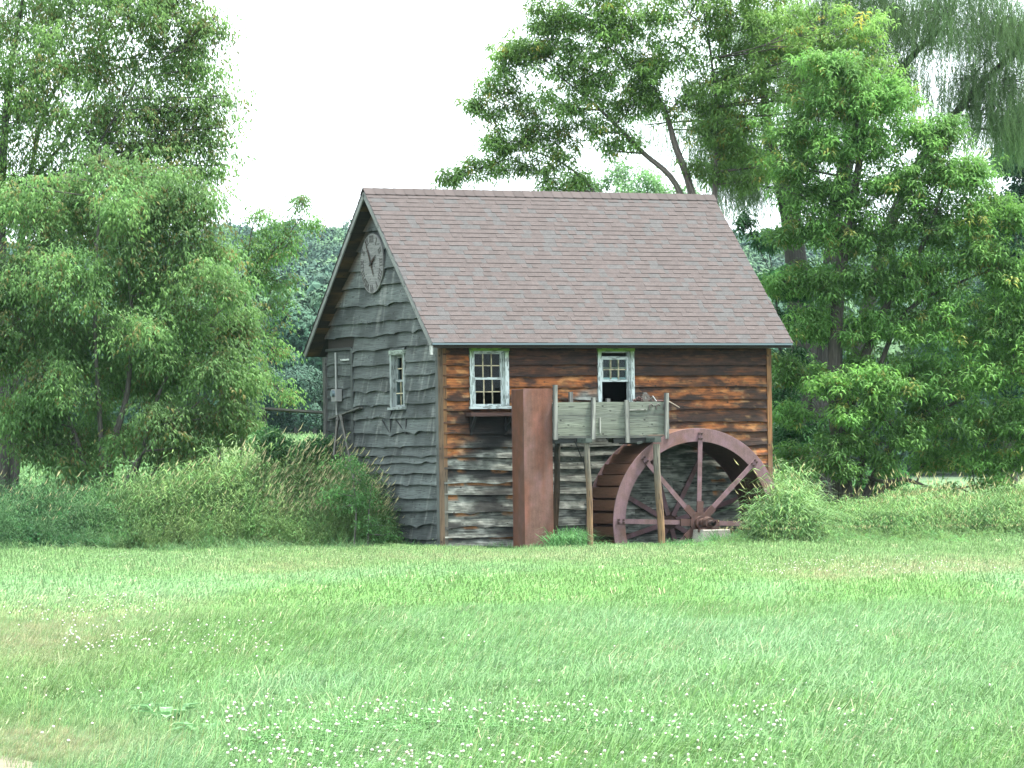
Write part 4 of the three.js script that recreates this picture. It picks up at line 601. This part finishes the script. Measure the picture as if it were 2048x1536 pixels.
tree({ seed: 24, s: 122, label: 'dark tree at the right edge behind the broad glossy tree', category: 'tree', kind: 'small', rad: [0.3, 0.14], bark: BARK.dark, stems: [[[2022, 1000], [2020, 800], [2035, 500], [2050, 320]], [[2022, 700], [1990, 560], [1960, 480]]], color: [0.0421, 0.1134, 0.062], color2: [0.0662, 0.156, 0.0741], warm: 0, per: 14, twigs: 11, spread: 0.7, scale: 1.7, lobes: [[2040, 320, 50], [2060, 400, 60], [2010, 440, 45], [2050, 480, 60], [1970, 470, 30], [2040, 560, 60], [1980, 620, 60], [2060, 650, 60], [1950, 700, 60], [2030, 760, 70], [2060, 250, 50]] });
tree({ seed: 25, s: 94, name: 'bush', label: 'dense dark shrub at the foot of the broad tree on its right', category: 'bush', kind: 'small', rad: [0.04, 0.04], stems: [[[1770, 1030], [1780, 980], [1785, 950]], [[1740, 1030], [1735, 985], [1740, 960]]], color: [0.0441, 0.156, 0.0407], color2: [0.0617, 0.1871, 0.0463], warm: 0, per: 14, twigs: 20, lobes: [[1775, 975, 44], [1735, 985, 36], [1800, 1000, 34], [1760, 1020, 40], [1720, 1030, 34]] });
tree({ seed: 26, s: 150, name: 'tree', label: 'thin airy treetop showing just above the roof ridge', category: 'tree', kind: 'small', rad: [0.12, 0.06, 0.06], bark: BARK.grey, stems: [[[1250, 950], [1250, 600], [1250, 350]], [[1250, 480], [1290, 400], [1310, 345]], [[1250, 480], [1190, 400], [1140, 365]]], color: [0.1543, 0.2703, 0.1111], color2: [0.1764, 0.2911, 0.1296], warm: 0, per: 5, twigs: 12, spread: 0.7, scale: 1.5, lobes: [[1240, 350, 30, 0, 0.8], [1290, 365, 34, 0, 0.8], [1185, 370, 26, 0, 0.8], [1330, 385, 24, 0, 0.8], [1140, 372, 20], [1380, 390, 20], [1270, 400, 60], [1200, 420, 50]] });

// ------------------------------------------------------------------ wooded hill
{
  const r = rng(801);
  const clump = (seed, n, w, h, fine = 1) => { const q = rng(seed), o = [], c = [], lobes = []; for (let i = 0; i < 11; i++) lobes.push([V((q() - 0.5) * w * 0.75, h * (0.3 + 0.55 * q()), (q() - 0.5) * w * 0.75), w * (0.2 + 0.13 * q())]); for (let i = 0; i < n; i++) { const [b, rr] = lobes[i % 11], d = V(q() - 0.5, q() * 0.9 - 0.3, q() - 0.5).normalize(), p = b.clone().addScaledVector(d, rr * (0.75 + 0.35 * q())), e = d.clone().add(V((q() - 0.5) * 1.2, (q() - 0.5) * 1.2, (q() - 0.5) * 1.2)).normalize(), a = V(q() - 0.5, q() - 0.5, q() - 0.5).cross(e).normalize(), b2 = V().crossVectors(a, e), s = (0.22 + 0.3 * q()) * fine, k = 0.75 + 0.5 * q(); const P = [p.clone().addScaledVector(a, s), p.clone().addScaledVector(b2, s * 0.8).addScaledVector(e, -s * 0.3), p.clone().addScaledVector(a, -s), p.clone().addScaledVector(b2, -s * 0.8).addScaledVector(e, -s * 0.3)]; for (const t of [0, 1, 2, 0, 2, 3]) { o.push(P[t].x, P[t].y, P[t].z); c.push(k, k, k); } } return fromLists(o, c); };
  const far = [1, 2, 3, 4].map((i) => clump(i * 7 + 3, 1100, 8, 11)), near = [5, 6, 7].map((i) => clump(i * 9 + 1, 15000, 8.5, 11.5, 0.5));
  const list = [];
  for (let s = 284; s < 1620; s += 5.5 + s * 0.0016) { const wid = 0.165 * s; for (let t = -wid; t < wid; t += 5.2 + s * 0.002) { const ss = s + (r() - 0.5) * 5, tt = t + (r() - 0.5) * 5, [x, z] = flat(ss, tt); const b = fbm(tt * 0.02, ss * 0.01, 60, 3), sc = 0.75 + 0.5 * r(); list.push({ p: V(x, groundY(x, z) - 1.4, z), q: new THREE.Quaternion().setFromEuler(new THREE.Euler(0, r() * 6.28, 0)), s: V(sc, sc * (0.85 + 0.4 * r()), sc), c: mul3(mix3([0.02, 0.06, 0.036], [0.045, 0.1, 0.038], sst(0.35, 0.65, b * 0.5 + r() * 0.5)), 0.85 + 0.3 * r()), v: Math.floor(r() * 4) }); } }
  const forest = thing('forest', 'deciduous forest covering the hill behind the mill', null); forest.userData.kind = 'stuff'; instanced('foliage', far, M.far, list, forest);
  // trees of the forest edge that can be told apart
  const edge = [[395, 268, 1.0, 'rounded pale green', [0.06, 0.13, 0.05]], [470, 262, 0.85, 'bluish green', [0.035, 0.1, 0.055]], [560, 275, 1.1, 'tall mid green', [0.05, 0.115, 0.05]], [625, 262, 0.92, 'dark blue-green', [0.03, 0.09, 0.05]], [690, 272, 1.05, 'deep green', [0.035, 0.095, 0.045]], [520, 256, 0.62, 'small dark', [0.025, 0.08, 0.045]], [590, 252, 0.5, 'low shadowy', [0.022, 0.07, 0.04]], [1480, 262, 1.0, 'mid green', [0.05, 0.12, 0.05]], [1545, 270, 0.9, 'yellowish green', [0.075, 0.14, 0.04]], [1870, 300, 0.75, 'dark blue-green', [0.03, 0.085, 0.05]], [1960, 305, 0.8, 'deep green', [0.028, 0.08, 0.045]], [2050, 298, 0.85, 'bluish green', [0.03, 0.09, 0.055]], [300, 270, 0.95, 'deep green', [0.035, 0.1, 0.045]], [200, 266, 0.9, 'bluish green', [0.035, 0.1, 0.055]], [90, 270, 1.0, 'mid green', [0.045, 0.11, 0.045]], [0, 264, 0.95, 'dark blue-green', [0.03, 0.09, 0.05]], [1780, 310, 0.8, 'mid green', [0.035, 0.09, 0.045]]];
  const where = ['behind the many-stemmed tree', 'just left of the sapling', 'right behind the sapling tip', 'half hidden by the left eave', 'hidden mostly by the gable', 'below the sapling at the wood edge', 'by the railing end at the wood edge', 'past the right roof edge', 'beside the willow trunk', 'beyond the far right field, nearest the broad tree', 'beyond the far right field, middle one', 'beyond the far right field, last one', 'seen through the many-stemmed tree', 'behind the crooked low branches', 'far left behind the tall tree', 'at the left picture edge', 'behind the dense dark shrub'];
  edge.forEach(([px, s, k, look, c], i) => {
    const [x, z] = flat(s, lat(px, s)), t = thing('forest_tree', `${look} tree of the wood edge, ${where[i]}`, 'tree', 'trees along the edge of the wood', [x, groundY(x, z) - 0.2, z]);
    part('trunk', tube([V(0, -0.3, 0), V(0.1, 3 * k, 0), V(0, 7 * k, 0.1)], [0.22, 0.17, 0.08], 7, BARK.dark), M.bark, t);
    const cr = part('crown', near[i % 3], new THREE.MeshStandardMaterial({ vertexColors: true, roughness: 0.9, side: THREE.DoubleSide, color: new THREE.Color(...mul3(c, 0.72)) }), t); cr.scale.set(k, k, k); cr.position.y = -1.2 * k; cr.rotation.y = i * 1.7; cr.userData.kind = 'stuff';
  });
}

// ------------------------------------------------------------------ grass
function tuft(seed, n, h, w, spread, lean, wild) {
  const r = rng(seed), o = [], c = [];
  for (let i = 0; i < n; i++) {
    const a = r() * 6.283, rr = spread * Math.sqrt(r()), b = V(Math.cos(a) * rr, -0.01, Math.sin(a) * rr), da = r() * 6.283, dir = V(Math.cos(da), 0, Math.sin(da)), H = h * (0.55 + 0.6 * r()), bend = (0.25 + 0.75 * r()) * wild, L = V(lean, 0, 0).addScaledVector(dir, bend), sd = V(-dir.z, 0, dir.x).applyAxisAngle(V(0, 1, 0), (r() - 0.5) * 1.4), k = 0.75 + 0.5 * r();
    const p1 = b.clone().add(V(0, H * 0.5, 0)).addScaledVector(L, H * 0.16), p2 = b.clone().add(V(0, H * 0.85, 0)).addScaledVector(L, H * 0.5), p3 = b.clone().add(V(0, H * (0.95 - 0.25 * bend), 0)).addScaledVector(L, H * 0.95), hw = w / 2;
    const e = (p, q) => [p.clone().addScaledVector(sd, q), p.clone().addScaledVector(sd, -q)], [a0, a1] = e(b, hw * 0.8), [b0, b1] = e(p1, hw), [c0, c1] = e(p2, hw * 0.7), cl = [k * (0.92 + 0.2 * r()), k, k * (0.9 + 0.2 * r())];
    for (const q of [a0, a1, b0, b0, a1, b1, b0, b1, c0, c0, b1, c1, c0, c1, p3]) { o.push(q.x, q.y, q.z); c.push(...cl); }
  }
  return fromLists(o, c);
}
function stalks(seed, n, h, spread, head, hc, sw = 0.004) { // stems with seed heads
  const r = rng(seed), o = [], c = [];
  for (let i = 0; i < n; i++) {
    const a = r() * 6.283, rr = spread * Math.sqrt(r()), b = V(Math.cos(a) * rr, 0, Math.sin(a) * rr), ln = V(0.12 + (r() - 0.5) * 0.3, 1, (r() - 0.5) * 0.3).normalize(), H = h * (0.8 + 0.35 * r()), t = b.clone().addScaledVector(ln, H), sd = V(1, 0, 0.3).normalize(), k = 0.8 + 0.4 * r();
    for (const q of [b.clone().addScaledVector(sd, sw), b.clone().addScaledVector(sd, -sw), t]) { o.push(q.x, q.y, q.z); c.push(0.2 * k, 0.22 * k, 0.09 * k); }
    const m = t.clone().addScaledVector(ln, -head * 0.6).add(V(0.02, -0.02, 0)), b2 = t.clone().addScaledVector(ln, -head).add(V(-0.01, 0, 0)), e = t.clone().add(V(0.05, -0.02, 0)), w = head * (sw < 0.003 ? 0.05 : 0.07);
    for (let j = 0; j < 4; j++) { const A = j / 4 * 6.283, B = (j + 1) / 4 * 6.283, P = m.clone().add(V(Math.cos(A) * w, 0, Math.sin(A) * w)), Q = m.clone().add(V(Math.cos(B) * w, 0, Math.sin(B) * w)); for (const q of [b2, P, Q, P, e, Q]) { o.push(q.x, q.y, q.z); c.push(hc[0] * k, hc[1] * k, hc[2] * k); } }
  }
  return fromLists(o, c);
}
function canes(seed, n, h, spread) { // stems with arching leaves
  const r = rng(seed), o = [], c = [];
  for (let i = 0; i < n; i++) {
    const a = r() * 6.283, rr = spread * Math.sqrt(r()), b = V(Math.cos(a) * rr, 0, Math.sin(a) * rr), H = h * (0.65 + 0.5 * r()), ln = V((r() - 0.35) * 0.4, 1, (r() - 0.5) * 0.4).normalize(), sd = V(1, 0, 0.3).normalize(), k0 = 0.7 + 0.5 * r();
    const t = b.clone().addScaledVector(ln, H);
    for (const q of [b.clone().addScaledVector(sd, 0.005), b.clone().addScaledVector(sd, -0.005), t]) { o.push(q.x, q.y, q.z); c.push(k0, k0, k0 * 0.9); }
    const m = 7; for (let j = 0; j < m; j++) {
      const p = b.clone().addScaledVector(ln, H * (0.12 + 0.88 * (j + r() * 0.6) / m)), da = r() * 6.283, d = V(Math.cos(da), 0, Math.sin(da)), L = 0.2 + 0.16 * r(), up = 0.35 + 0.5 * r(), w = 0.009 + 0.004 * r(), s2 = V(-d.z, 0.25 * (r() - 0.5), d.x), k = 0.65 + 0.7 * r();
      const q1 = p.clone().addScaledVector(d, L * 0.45).add(V(0, L * 0.45 * up, 0)), q2 = p.clone().addScaledVector(d, L * 0.95).add(V(0, L * (0.45 * up - 0.35 * r()), 0));
      for (const q of [p, q1.clone().addScaledVector(s2, w), q1.clone().addScaledVector(s2, -w), q1.clone().addScaledVector(s2, w), q2, q1.clone().addScaledVector(s2, -w)]) { o.push(q.x, q.y, q.z); c.push(k, k, k * 0.95); }
    }
  }
  return fromLists(o, c);
}
const inMill = (x, z, m = 0.05) => x > -m && x < W + m && z < m && z > -D - m;
const inPit = (x, z) => x > 3.0 && x < 7.8 && z > 0 && z < 1.6;
const clear = (x, z) => !inMill(x, z) && !inPit(x, z) && !(x > 1.75 && x < 2.75 && z > 0.7 && z < 1.4);
const yaw = (a, tiltX = 0, tiltZ = 0) => new THREE.Quaternion().setFromEuler(new THREE.Euler(tiltX, a, tiltZ));
{
  const r = rng(901), list = [];
  const geos = [tuft(1, 16, 0.15, 0.0055, 0.07, 0.35, 0.9), tuft(2, 16, 0.17, 0.005, 0.075, 0.6, 0.8), tuft(3, 14, 0.13, 0.006, 0.08, 0.2, 1.2), tuft(4, 12, 0.22, 0.0055, 0.07, 0.5, 0.6), tuft(5, 18, 0.16, 0.011, 0.13, 0.45, 0.9), tuft(6, 18, 0.19, 0.010, 0.13, 0.3, 0.9)];
  const dry = (x, z, s, px) => { const a = (cx, cs, wx, ws) => Math.exp(-(((px - cx) / wx) ** 2) - (((s - cs) / ws) ** 2)); return 0.9 * a(60, 40, 190, 8) + 0.8 * a(1900, 62, 260, 6) + 1.2 * a(60, 24.3, 190, 1.7) + 0.5 * a(1000, 74, 400, 5) + 0.5 * a(560, 66, 160, 5) + 0.6 * a(1650, 60, 140, 5) + 0.35 * a(300, 47, 260, 4); };
  for (let s = 17.2; s < 90;) {
    const ds = 0.1 + s * 0.0011; s += ds; const wid = 0.1335 * s * 1.22 + 2.2, dens = s < 30 ? 270 : s < 45 ? 175 : 110, n = Math.round(2 * wid * ds * dens);
    for (let i = 0; i < n; i++) {
      const ss = s + r() * ds, t = (r() * 2 - 1) * wid, [x, z] = flat(ss, t); if (!clear(x, z)) continue;
      const px = 1024 + t / ss * FPX; if (px < 110 + 60 * noise(ss * 2, 3, 4) && ss < 23.6 && r() < 0.95 * sst(24.1, 22.6, ss + px * 0.008)) continue;
      const n1 = fbm(t * 0.55 + ss * 0.05, ss * 0.11, 701, 3), n2 = fbm(t * 0.3 - ss * 0.03, ss * 0.06, 711, 3), n3 = noise(x * 1.6, z * 1.6, 721), d = clamp(dry(x, z, ss, px) * (0.55 + 0.9 * n3), 0, 0.95);
      let c = mix3([0.145, 0.28, 0.105], [0.17, 0.305, 0.14], sst(0.35, 0.7, n1 + 0.25 * (n3 - 0.5))); c = mix3(c, [0.13, 0.255, 0.08], sst(0.48, 0.72, n2 + 0.2 * (n3 - 0.5))); c = mix3(c, [0.125, 0.215, 0.08], 0.75 * sst(48, 74, ss)); c = mix3(c, [0.3, 0.27, 0.16], d * (r() < 0.6 ? 0.85 : 0.2));
      if (r() < 0.035) c = [0.32, 0.36, 0.2];
      const k = 0.7 + 0.55 * r() * (0.6 + 0.8 * noise(x * 5, z * 5, 744)), tall = (0.72 + 0.8 * n1 + 0.3 * n3) * (0.8 + 0.4 * r()), low = 1 - 0.45 * d - 0.42 * sst(30, 26, ss) * sst(560, 380, px), sc = Math.max(0.35, tall * low) * (ss > 50 ? 1.08 : 1);
      const wind = 0.5 + 1.4 * (fbm(x * 0.3 + 9, z * 0.3, 731, 2) - 0.5);
      list.push({ p: V(x, groundY(x, z), z), q: yaw(-0.4 + (r() - 0.5) * 2.2 + wind, (r() - 0.5) * 0.3, -(0.1 + 0.35 * (n1 - 0.3))), s: V(sc * (0.9 + 0.2 * r()), sc, sc), c: [c[0] * k * 0.82, c[1] * k * 0.84, c[2] * k * 0.82], v: ss < 45 ? Math.floor(r() * 4) : 4 + Math.floor(r() * 2) });
    }
  }
  const mg = thing('meadow_grass', 'soft uncut green lawn grass filling the foreground', null); mg.userData.kind = 'stuff'; instanced('grass', geos, M.grass, list, mg);
  // tall stems standing above the lawn
  const st = []; const sg = [stalks(31, 3, 0.36, 0.1, 0.05, [0.26, 0.33, 0.18], 0.0022), stalks(32, 2, 0.42, 0.1, 0.06, [0.22, 0.3, 0.15], 0.0022)];
  for (let i = 0; i < 1500; i++) { const s = 20 + 60 * Math.pow(r(), 0.8), t = (r() * 2 - 1) * 0.15 * s, [x, z] = flat(s, t); if (!clear(x, z) || noise(x * 0.5, z * 0.5, 15) < 0.4) continue; const k = 0.7 + 0.5 * r(); st.push({ p: V(x, groundY(x, z), z), q: yaw(r() * 0.8, 0, -0.15 * r()), s: k, c: [0.85, 0.9, 0.8], v: i % 2 }); }
  const sm = thing('seed_stems', 'thin pale seed stems standing above the lawn grass', null); sm.userData.kind = 'stuff'; instanced('grass_stems', sg, M.dull, st, sm);
}
{ // clover and broad leaves
  const r = rng(915), fl = [], lv = [];
  const headG = (() => { const g = new THREE.IcosahedronGeometry(0.0095, 1); const p = g.attributes.position; for (let i = 0; i < p.count; i++) { const k = 0.85 + 0.3 * hash(Math.round(p.getX(i) * 9e3), Math.round(p.getY(i) * 9e3), 3); p.setXYZ(i, p.getX(i) * k, p.getY(i) * k * 0.85, p.getZ(i) * k); } g.computeVertexNormals(); return colored(g, (x, y) => mix3([0.4, 0.38, 0.26], [0.44, 0.46, 0.4], sst(-0.008, 0.004, y))); })();
  const stemG = colored(new THREE.CylinderGeometry(0.0015, 0.002, 0.2, 4).translate(0, -0.1, 0), [0.12, 0.2, 0.07]);
  const flower = mergeGeometries([headG.toNonIndexed(), stemG.toNonIndexed()]);
  const leaf3 = (() => { const o = [], c = []; for (let k = 0; k < 5; k++) { const b = V((hash(k, 1, 1) - 0.5) * 0.12, 0.08 + 0.05 * hash(k, 2, 1), (hash(k, 3, 1) - 0.5) * 0.12); for (let i = 0; i < 3; i++) { const a = i * 2.09 + k; leafQuad(o, c, b, V(Math.cos(a), 0.1, Math.sin(a)).normalize(), V(0, 1, 0), 0.022, 0.02, 0, [1, 1, 1]); } } return fromLists(o, c); })();
  const put = (n, px0, px1, s0, s1, leaves) => { for (let i = 0; i < n; i++) { const s = lerp(s0, s1, r()), px = lerp(px0, px1, r()); const [x, z] = flat(s, lat(px, s)); if (!clear(x, z) || noise(x * 1.1, z * 1.1, 19) < 0.36) continue; if (!leaves) { const k = 0.6 + 0.6 * r(); fl.push({ p: V(x, groundY(x, z) + 0.17 + 0.08 * r(), z), q: yaw(r() * 6, (r() - 0.5) * 0.4, (r() - 0.5) * 0.4), s: k, c: r() < 0.85 ? [1, 1, 0.98] : [0.9, 0.8, 0.75] }); } else lv.push({ p: V(x, groundY(x, z) + 0.02, z), q: yaw(r() * 6), s: 0.9 + 0.6 * r(), c: mul3([0.075, 0.19, 0.055], 0.8 + 0.4 * r()) }); } };
  put(760, 440, 1560, 19.4, 25.4); put(130, 1250, 2048, 19.6, 27); put(300, 0, 330, 40, 60); put(210, 120, 560, 33, 42); put(260, 1430, 1880, 58, 70); put(70, 1800, 2048, 56, 64); put(240, 0, 300, 66, 80); put(60, 500, 2048, 24, 40); put(60, 0, 600, 22, 30);
  put(1700, 500, 1400, 21.4, 24.4, true); put(500, 1200, 2048, 21.4, 23.5, true);
  const cl = thing('clover_patch', 'white clover flowers scattered through the lawn grass', null); cl.userData.kind = 'stuff'; instanced('clover_flowers', [flower], M.dull, fl, cl); instanced('clover_leaves', [leaf3], M.grass, lv, cl);
  const dock = [[335, 1415, 1.3, 'broad-leaved dock plant, largest in the near lawn, left of centre'], [415, 1440, 1.25, 'broad-leaved dock plant right of the largest one in the lawn'], [290, 1400, 1.0, 'small broad-leaved plant left of the largest dock in the lawn'], [1215, 1395, 0.7, 'small yellowish broad-leaved plant standing alone in the near lawn']];
  for (const [px, py, k, label] of dock) {
    const ry = ray(px, py), s = -(EYE.y - 0.25) / ry.y * 1, p = EYE.clone().addScaledVector(ry, (0.24 - EYE.y) / ry.y), t = thing('dock_plant', label, 'plant', null, [p.x, groundY(p.x, p.z), p.z]);
    for (let i = 0; i < 11; i++) { const o = [], c = [], a = i / 11 * 6.28 + r(), col = mul3(py < 1400 ? [0.16, 0.22, 0.05] : [0.1, 0.22, 0.09], 0.8 + 0.4 * r()); leafQuad(o, c, V(0, 0.01, 0), V(Math.cos(a), 0.45 + 0.5 * r(), Math.sin(a)).normalize(), V(-Math.cos(a) * 0.5, 1, -Math.sin(a) * 0.5).normalize(), 0.26 * k * (0.7 + 0.5 * r()), 0.075 * k, 0.2, col); part('leaf', fromLists(o, c), M.grass, t); }
  }
}
{ // tall reed grass and weeds by the mill
  const r = rng(931), wl0 = [], reeds = [], heads = [], weeds = [], low = [];
  const rg = [tuft(41, 26, 1.25, 0.016, 0.22, 0.3, 0.7), tuft(42, 24, 1.1, 0.018, 0.24, 0.45, 0.9), tuft(43, 22, 1.4, 0.014, 0.2, 0.25, 0.55), canes(44, 12, 1.5, 0.3), canes(45, 12, 1.35, 0.3), canes(46, 12, 1.6, 0.3)];
  const hg = [stalks(51, 5, 1.55, 0.25, 0.17, [0.3, 0.27, 0.14]), stalks(52, 4, 1.65, 0.25, 0.17, [0.28, 0.26, 0.13])];
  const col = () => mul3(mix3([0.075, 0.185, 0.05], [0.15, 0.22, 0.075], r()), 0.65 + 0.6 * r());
  for (let i = 0; i < 6500; i++) {
    const px = lerp(-160, 790, r()), s = lerp(82.2 + 1.6 * fbm(px * 0.02, 3, 61, 2), 97, Math.pow(r(), 1.2)), [x, z] = flat(s, lat(px, s)); if (!clear(x, z) || (x > -0.5 && z > -1)) continue;
    const front = sst(82.4, 84.6, s), e = sst(800, 690, px), shade = sst(330, 120, px), k = (0.45 + 0.9 * front * (0.45 + 0.8 * fbm(x * 0.6, z * 0.6, 5, 2))) * (0.35 + 0.65 * e) * (0.85 + 0.3 * r()) * (0.78 + 0.22 * sst(330, 520, px));  // shade: the left tree's shadow, put into reed and leaf colours below
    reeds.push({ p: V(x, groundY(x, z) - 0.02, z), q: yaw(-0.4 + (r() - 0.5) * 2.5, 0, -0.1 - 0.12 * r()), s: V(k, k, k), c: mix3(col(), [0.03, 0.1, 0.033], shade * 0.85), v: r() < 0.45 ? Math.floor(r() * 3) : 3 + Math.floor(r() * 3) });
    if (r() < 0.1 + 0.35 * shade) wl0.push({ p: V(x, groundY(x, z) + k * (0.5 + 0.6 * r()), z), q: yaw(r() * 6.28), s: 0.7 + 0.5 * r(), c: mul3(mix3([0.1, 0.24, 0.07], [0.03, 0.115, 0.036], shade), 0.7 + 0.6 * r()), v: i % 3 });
    if (front > 0.6 && r() < 0.05 + 0.55 * sst(430, 600, px) * e) heads.push({ p: V(x, groundY(x, z), z), q: yaw(r() * 0.8 - 0.4, 0, -0.08 - 0.1 * r()), s: k * 0.98, c: [1, 1, 1], v: i % 2 });
  }
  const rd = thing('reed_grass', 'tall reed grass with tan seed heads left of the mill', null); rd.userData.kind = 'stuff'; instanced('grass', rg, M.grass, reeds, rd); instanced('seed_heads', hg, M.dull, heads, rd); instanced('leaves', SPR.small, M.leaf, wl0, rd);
  // weeds on the right of the wheel and along the foot of the walls
  const wg = [tuft(61, 24, 0.8, 0.016, 0.2, 0.35, 1.0), tuft(62, 24, 0.65, 0.018, 0.22, 0.5, 1.2), canes(63, 11, 0.8, 0.28), canes(64, 10, 0.95, 0.3), canes(65, 11, 0.7, 0.3)];
  const leafy = SPR.small;
  const wl = [], hl = [];
  for (let i = 0; i < 4200; i++) {
    const px = lerp(1380, 2140, r()), s = lerp(79.5, 92, Math.pow(r(), 1.1)), [x, z] = flat(s, lat(px, s)); if (!clear(x, z) || z < -6) continue; if (x < 6.4 && z < 2.6 && x > 3) continue;
    const hump = Math.exp(-((((px - 1566) / 66) * (px < 1450 ? 1.6 : 1)) ** 2)) * sst(79.6, 81.2, s), right = sst(1600, 1700, px), k = (0.28 + 1.05 * hump * (0.55 + 0.8 * noise(x * 1.3, z * 1.3, 91)) + 0.75 * right * sst(80.5, 84, s) * (0.6 + 0.8 * noise(px * 0.012, 4, 66))) * (0.8 + 0.4 * noise(x * 1.1, z * 1.1, 6)) * sst(79, 80.4, s);
    if (k < 0.12) continue;
    weeds.push({ p: V(x, groundY(x, z) - 0.02, z), q: yaw(r() * 6.28, 0, -0.15 * r()), s: k * 1.15, c: mul3(mix3([0.1, 0.205, 0.075], [0.13, 0.23, 0.065], r()), 0.7 + 0.5 * r()), v: r() < 0.3 ? i % 2 : 2 + Math.floor(r() * 3) });
    if (r() < 0.4 * k) for (let j = 0; j < 3; j++) wl.push({ p: V(x + (r() - 0.5) * 0.3, groundY(x, z) + 0.75 * k * (0.5 + 0.5 * r()), z + (r() - 0.5) * 0.3), q: yaw(r() * 6.28), s: 0.6 + 0.4 * r(), c: mul3([0.11, 0.26, 0.08], 0.8 + 0.4 * r()), v: j });
    if (r() < 0.09 + (px > 1760 && s > 85 ? 0.1 : 0)) hl.push({ p: V(x, groundY(x, z), z), q: yaw(r() * 6.28, 0, -0.1), s: Math.max(0.45, k * 0.85), c: [0.95, 0.98, 0.85], v: i % 2 });
  }
  const foot = (px0, px1, z0, z1, n, k0) => { for (let i = 0; i < n; i++) { const p = onZ(lerp(px0, px1, r()), 1090, lerp(z0, z1, r())); const x = p.x, z = p.z; if (inMill(x, z) || inPit(x, z)) continue; const k = k0 * (0.6 + 0.7 * r()); weeds.push({ p: V(x, groundY(x, z) - 0.02, z), q: yaw(r() * 6.28, 0, -0.15), s: k, c: mul3([0.085, 0.215, 0.07], 0.8 + 0.4 * r()), v: i % 2 }); } };
  foot(1108, 1172, 1.3, 1.9, 70, 0.72); foot(1190, 1420, 1.66, 2.4, 130, 0.38); foot(880, 1030, 0.12, 0.6, 90, 0.36); foot(1030, 1110, 1.4, 1.8, 40, 0.34); foot(1420, 1500, 1.9, 2.8, 50, 0.6); foot(1340, 1400, 1.7, 2.2, 30, 0.4);
  for (let i = 0; i < 1500; i++) { const px = lerp(-150, 2150, r()), s = lerp(79.6, 83.4, Math.sqrt(r())), [x, z] = flat(s, lat(px, s)); if (!clear(x, z) || (px > 880 && px < 1420)) continue; const k = 0.2 + 0.45 * r() * sst(79.5, 83, s) * (0.4 + noise(x * 0.8, 2, 31)); weeds.push({ p: V(x, groundY(x, z) - 0.02, z), q: yaw(r() * 6.28, 0, -0.15), s: k, c: mul3(mix3([0.085, 0.2, 0.07], [0.17, 0.21, 0.09], r() * r()), 0.75 + 0.4 * r()), v: i % 2 }); }
  for (let i = 0; i < 160; i++) { const z = -3.4 * r(), x = -0.15 - 0.5 * r(), k = 0.3 + 0.4 * r() * sst(0, -3, z); weeds.push({ p: V(x, groundY(x, z) - 0.02, z), q: yaw(r() * 6.28), s: k, c: mul3([0.06, 0.14, 0.05], 0.8 + 0.4 * r()), v: i % 2 }); }
  const wt = thing('weeds', 'mixed green weeds around the wheel and along the wall foot', null); wt.userData.kind = 'stuff'; instanced('grass', wg, M.grass, weeds, wt); instanced('leaves', leafy, M.leaf, wl, wt); instanced('seed_heads', hg, M.dull, hl, wt);
  // rough cover of the far fields
  const cov = []; const cg = [tuft(71, 30, 0.9, 0.05, 0.7, 0.2, 1.1), tuft(72, 30, 0.7, 0.05, 0.7, 0.3, 1.2)];
  for (let i = 0; i < 9000; i++) { const s = lerp(96, 262, Math.pow(r(), 1.3)), t = (r() * 2 - 1) * 0.16 * s, [x, z] = flat(s, t), px = 1024 + t / s * FPX; if (px > 700 && px < 1500) continue; const right = px > 1500; const n = fbm(x * 0.06, z * 0.06, 33, 3); cov.push({ p: V(x, groundY(x, z) - 0.03, z), q: yaw(r() * 6.28), s: (right ? (s > 130 ? 0.22 : 0.5) : 1.05) * (0.7 + 0.6 * r()), c: mul3(mix3([0.11, 0.22, 0.08], [0.2, 0.27, 0.12], sst(0.35, 0.65, n)), 0.8 + 0.4 * r()), v: i % 2 }); }
  const fc = thing('field_weeds', 'rough pale green weeds covering the far field', null); fc.userData.kind = 'stuff'; instanced('grass', cg, M.grass, cov, fc);
}
// a few things standing in the right-hand field
{
  const t = thing('fence_post', 'thin dark post standing in the weeds at the right edge of the lawn', 'post'), [x, z] = flat(84, lat(1978, 84)); t.position.set(x, groundY(x, z), z);
  part('post', capped([V(0, -0.1, 0), V(0.01, 0.3, 0), V(-0.01, 0.62, 0)], [0.02, 0.018, 0.014], 7, [0.05, 0.04, 0.03]), M.wood, t);
}
renderer.render(scene, camera);
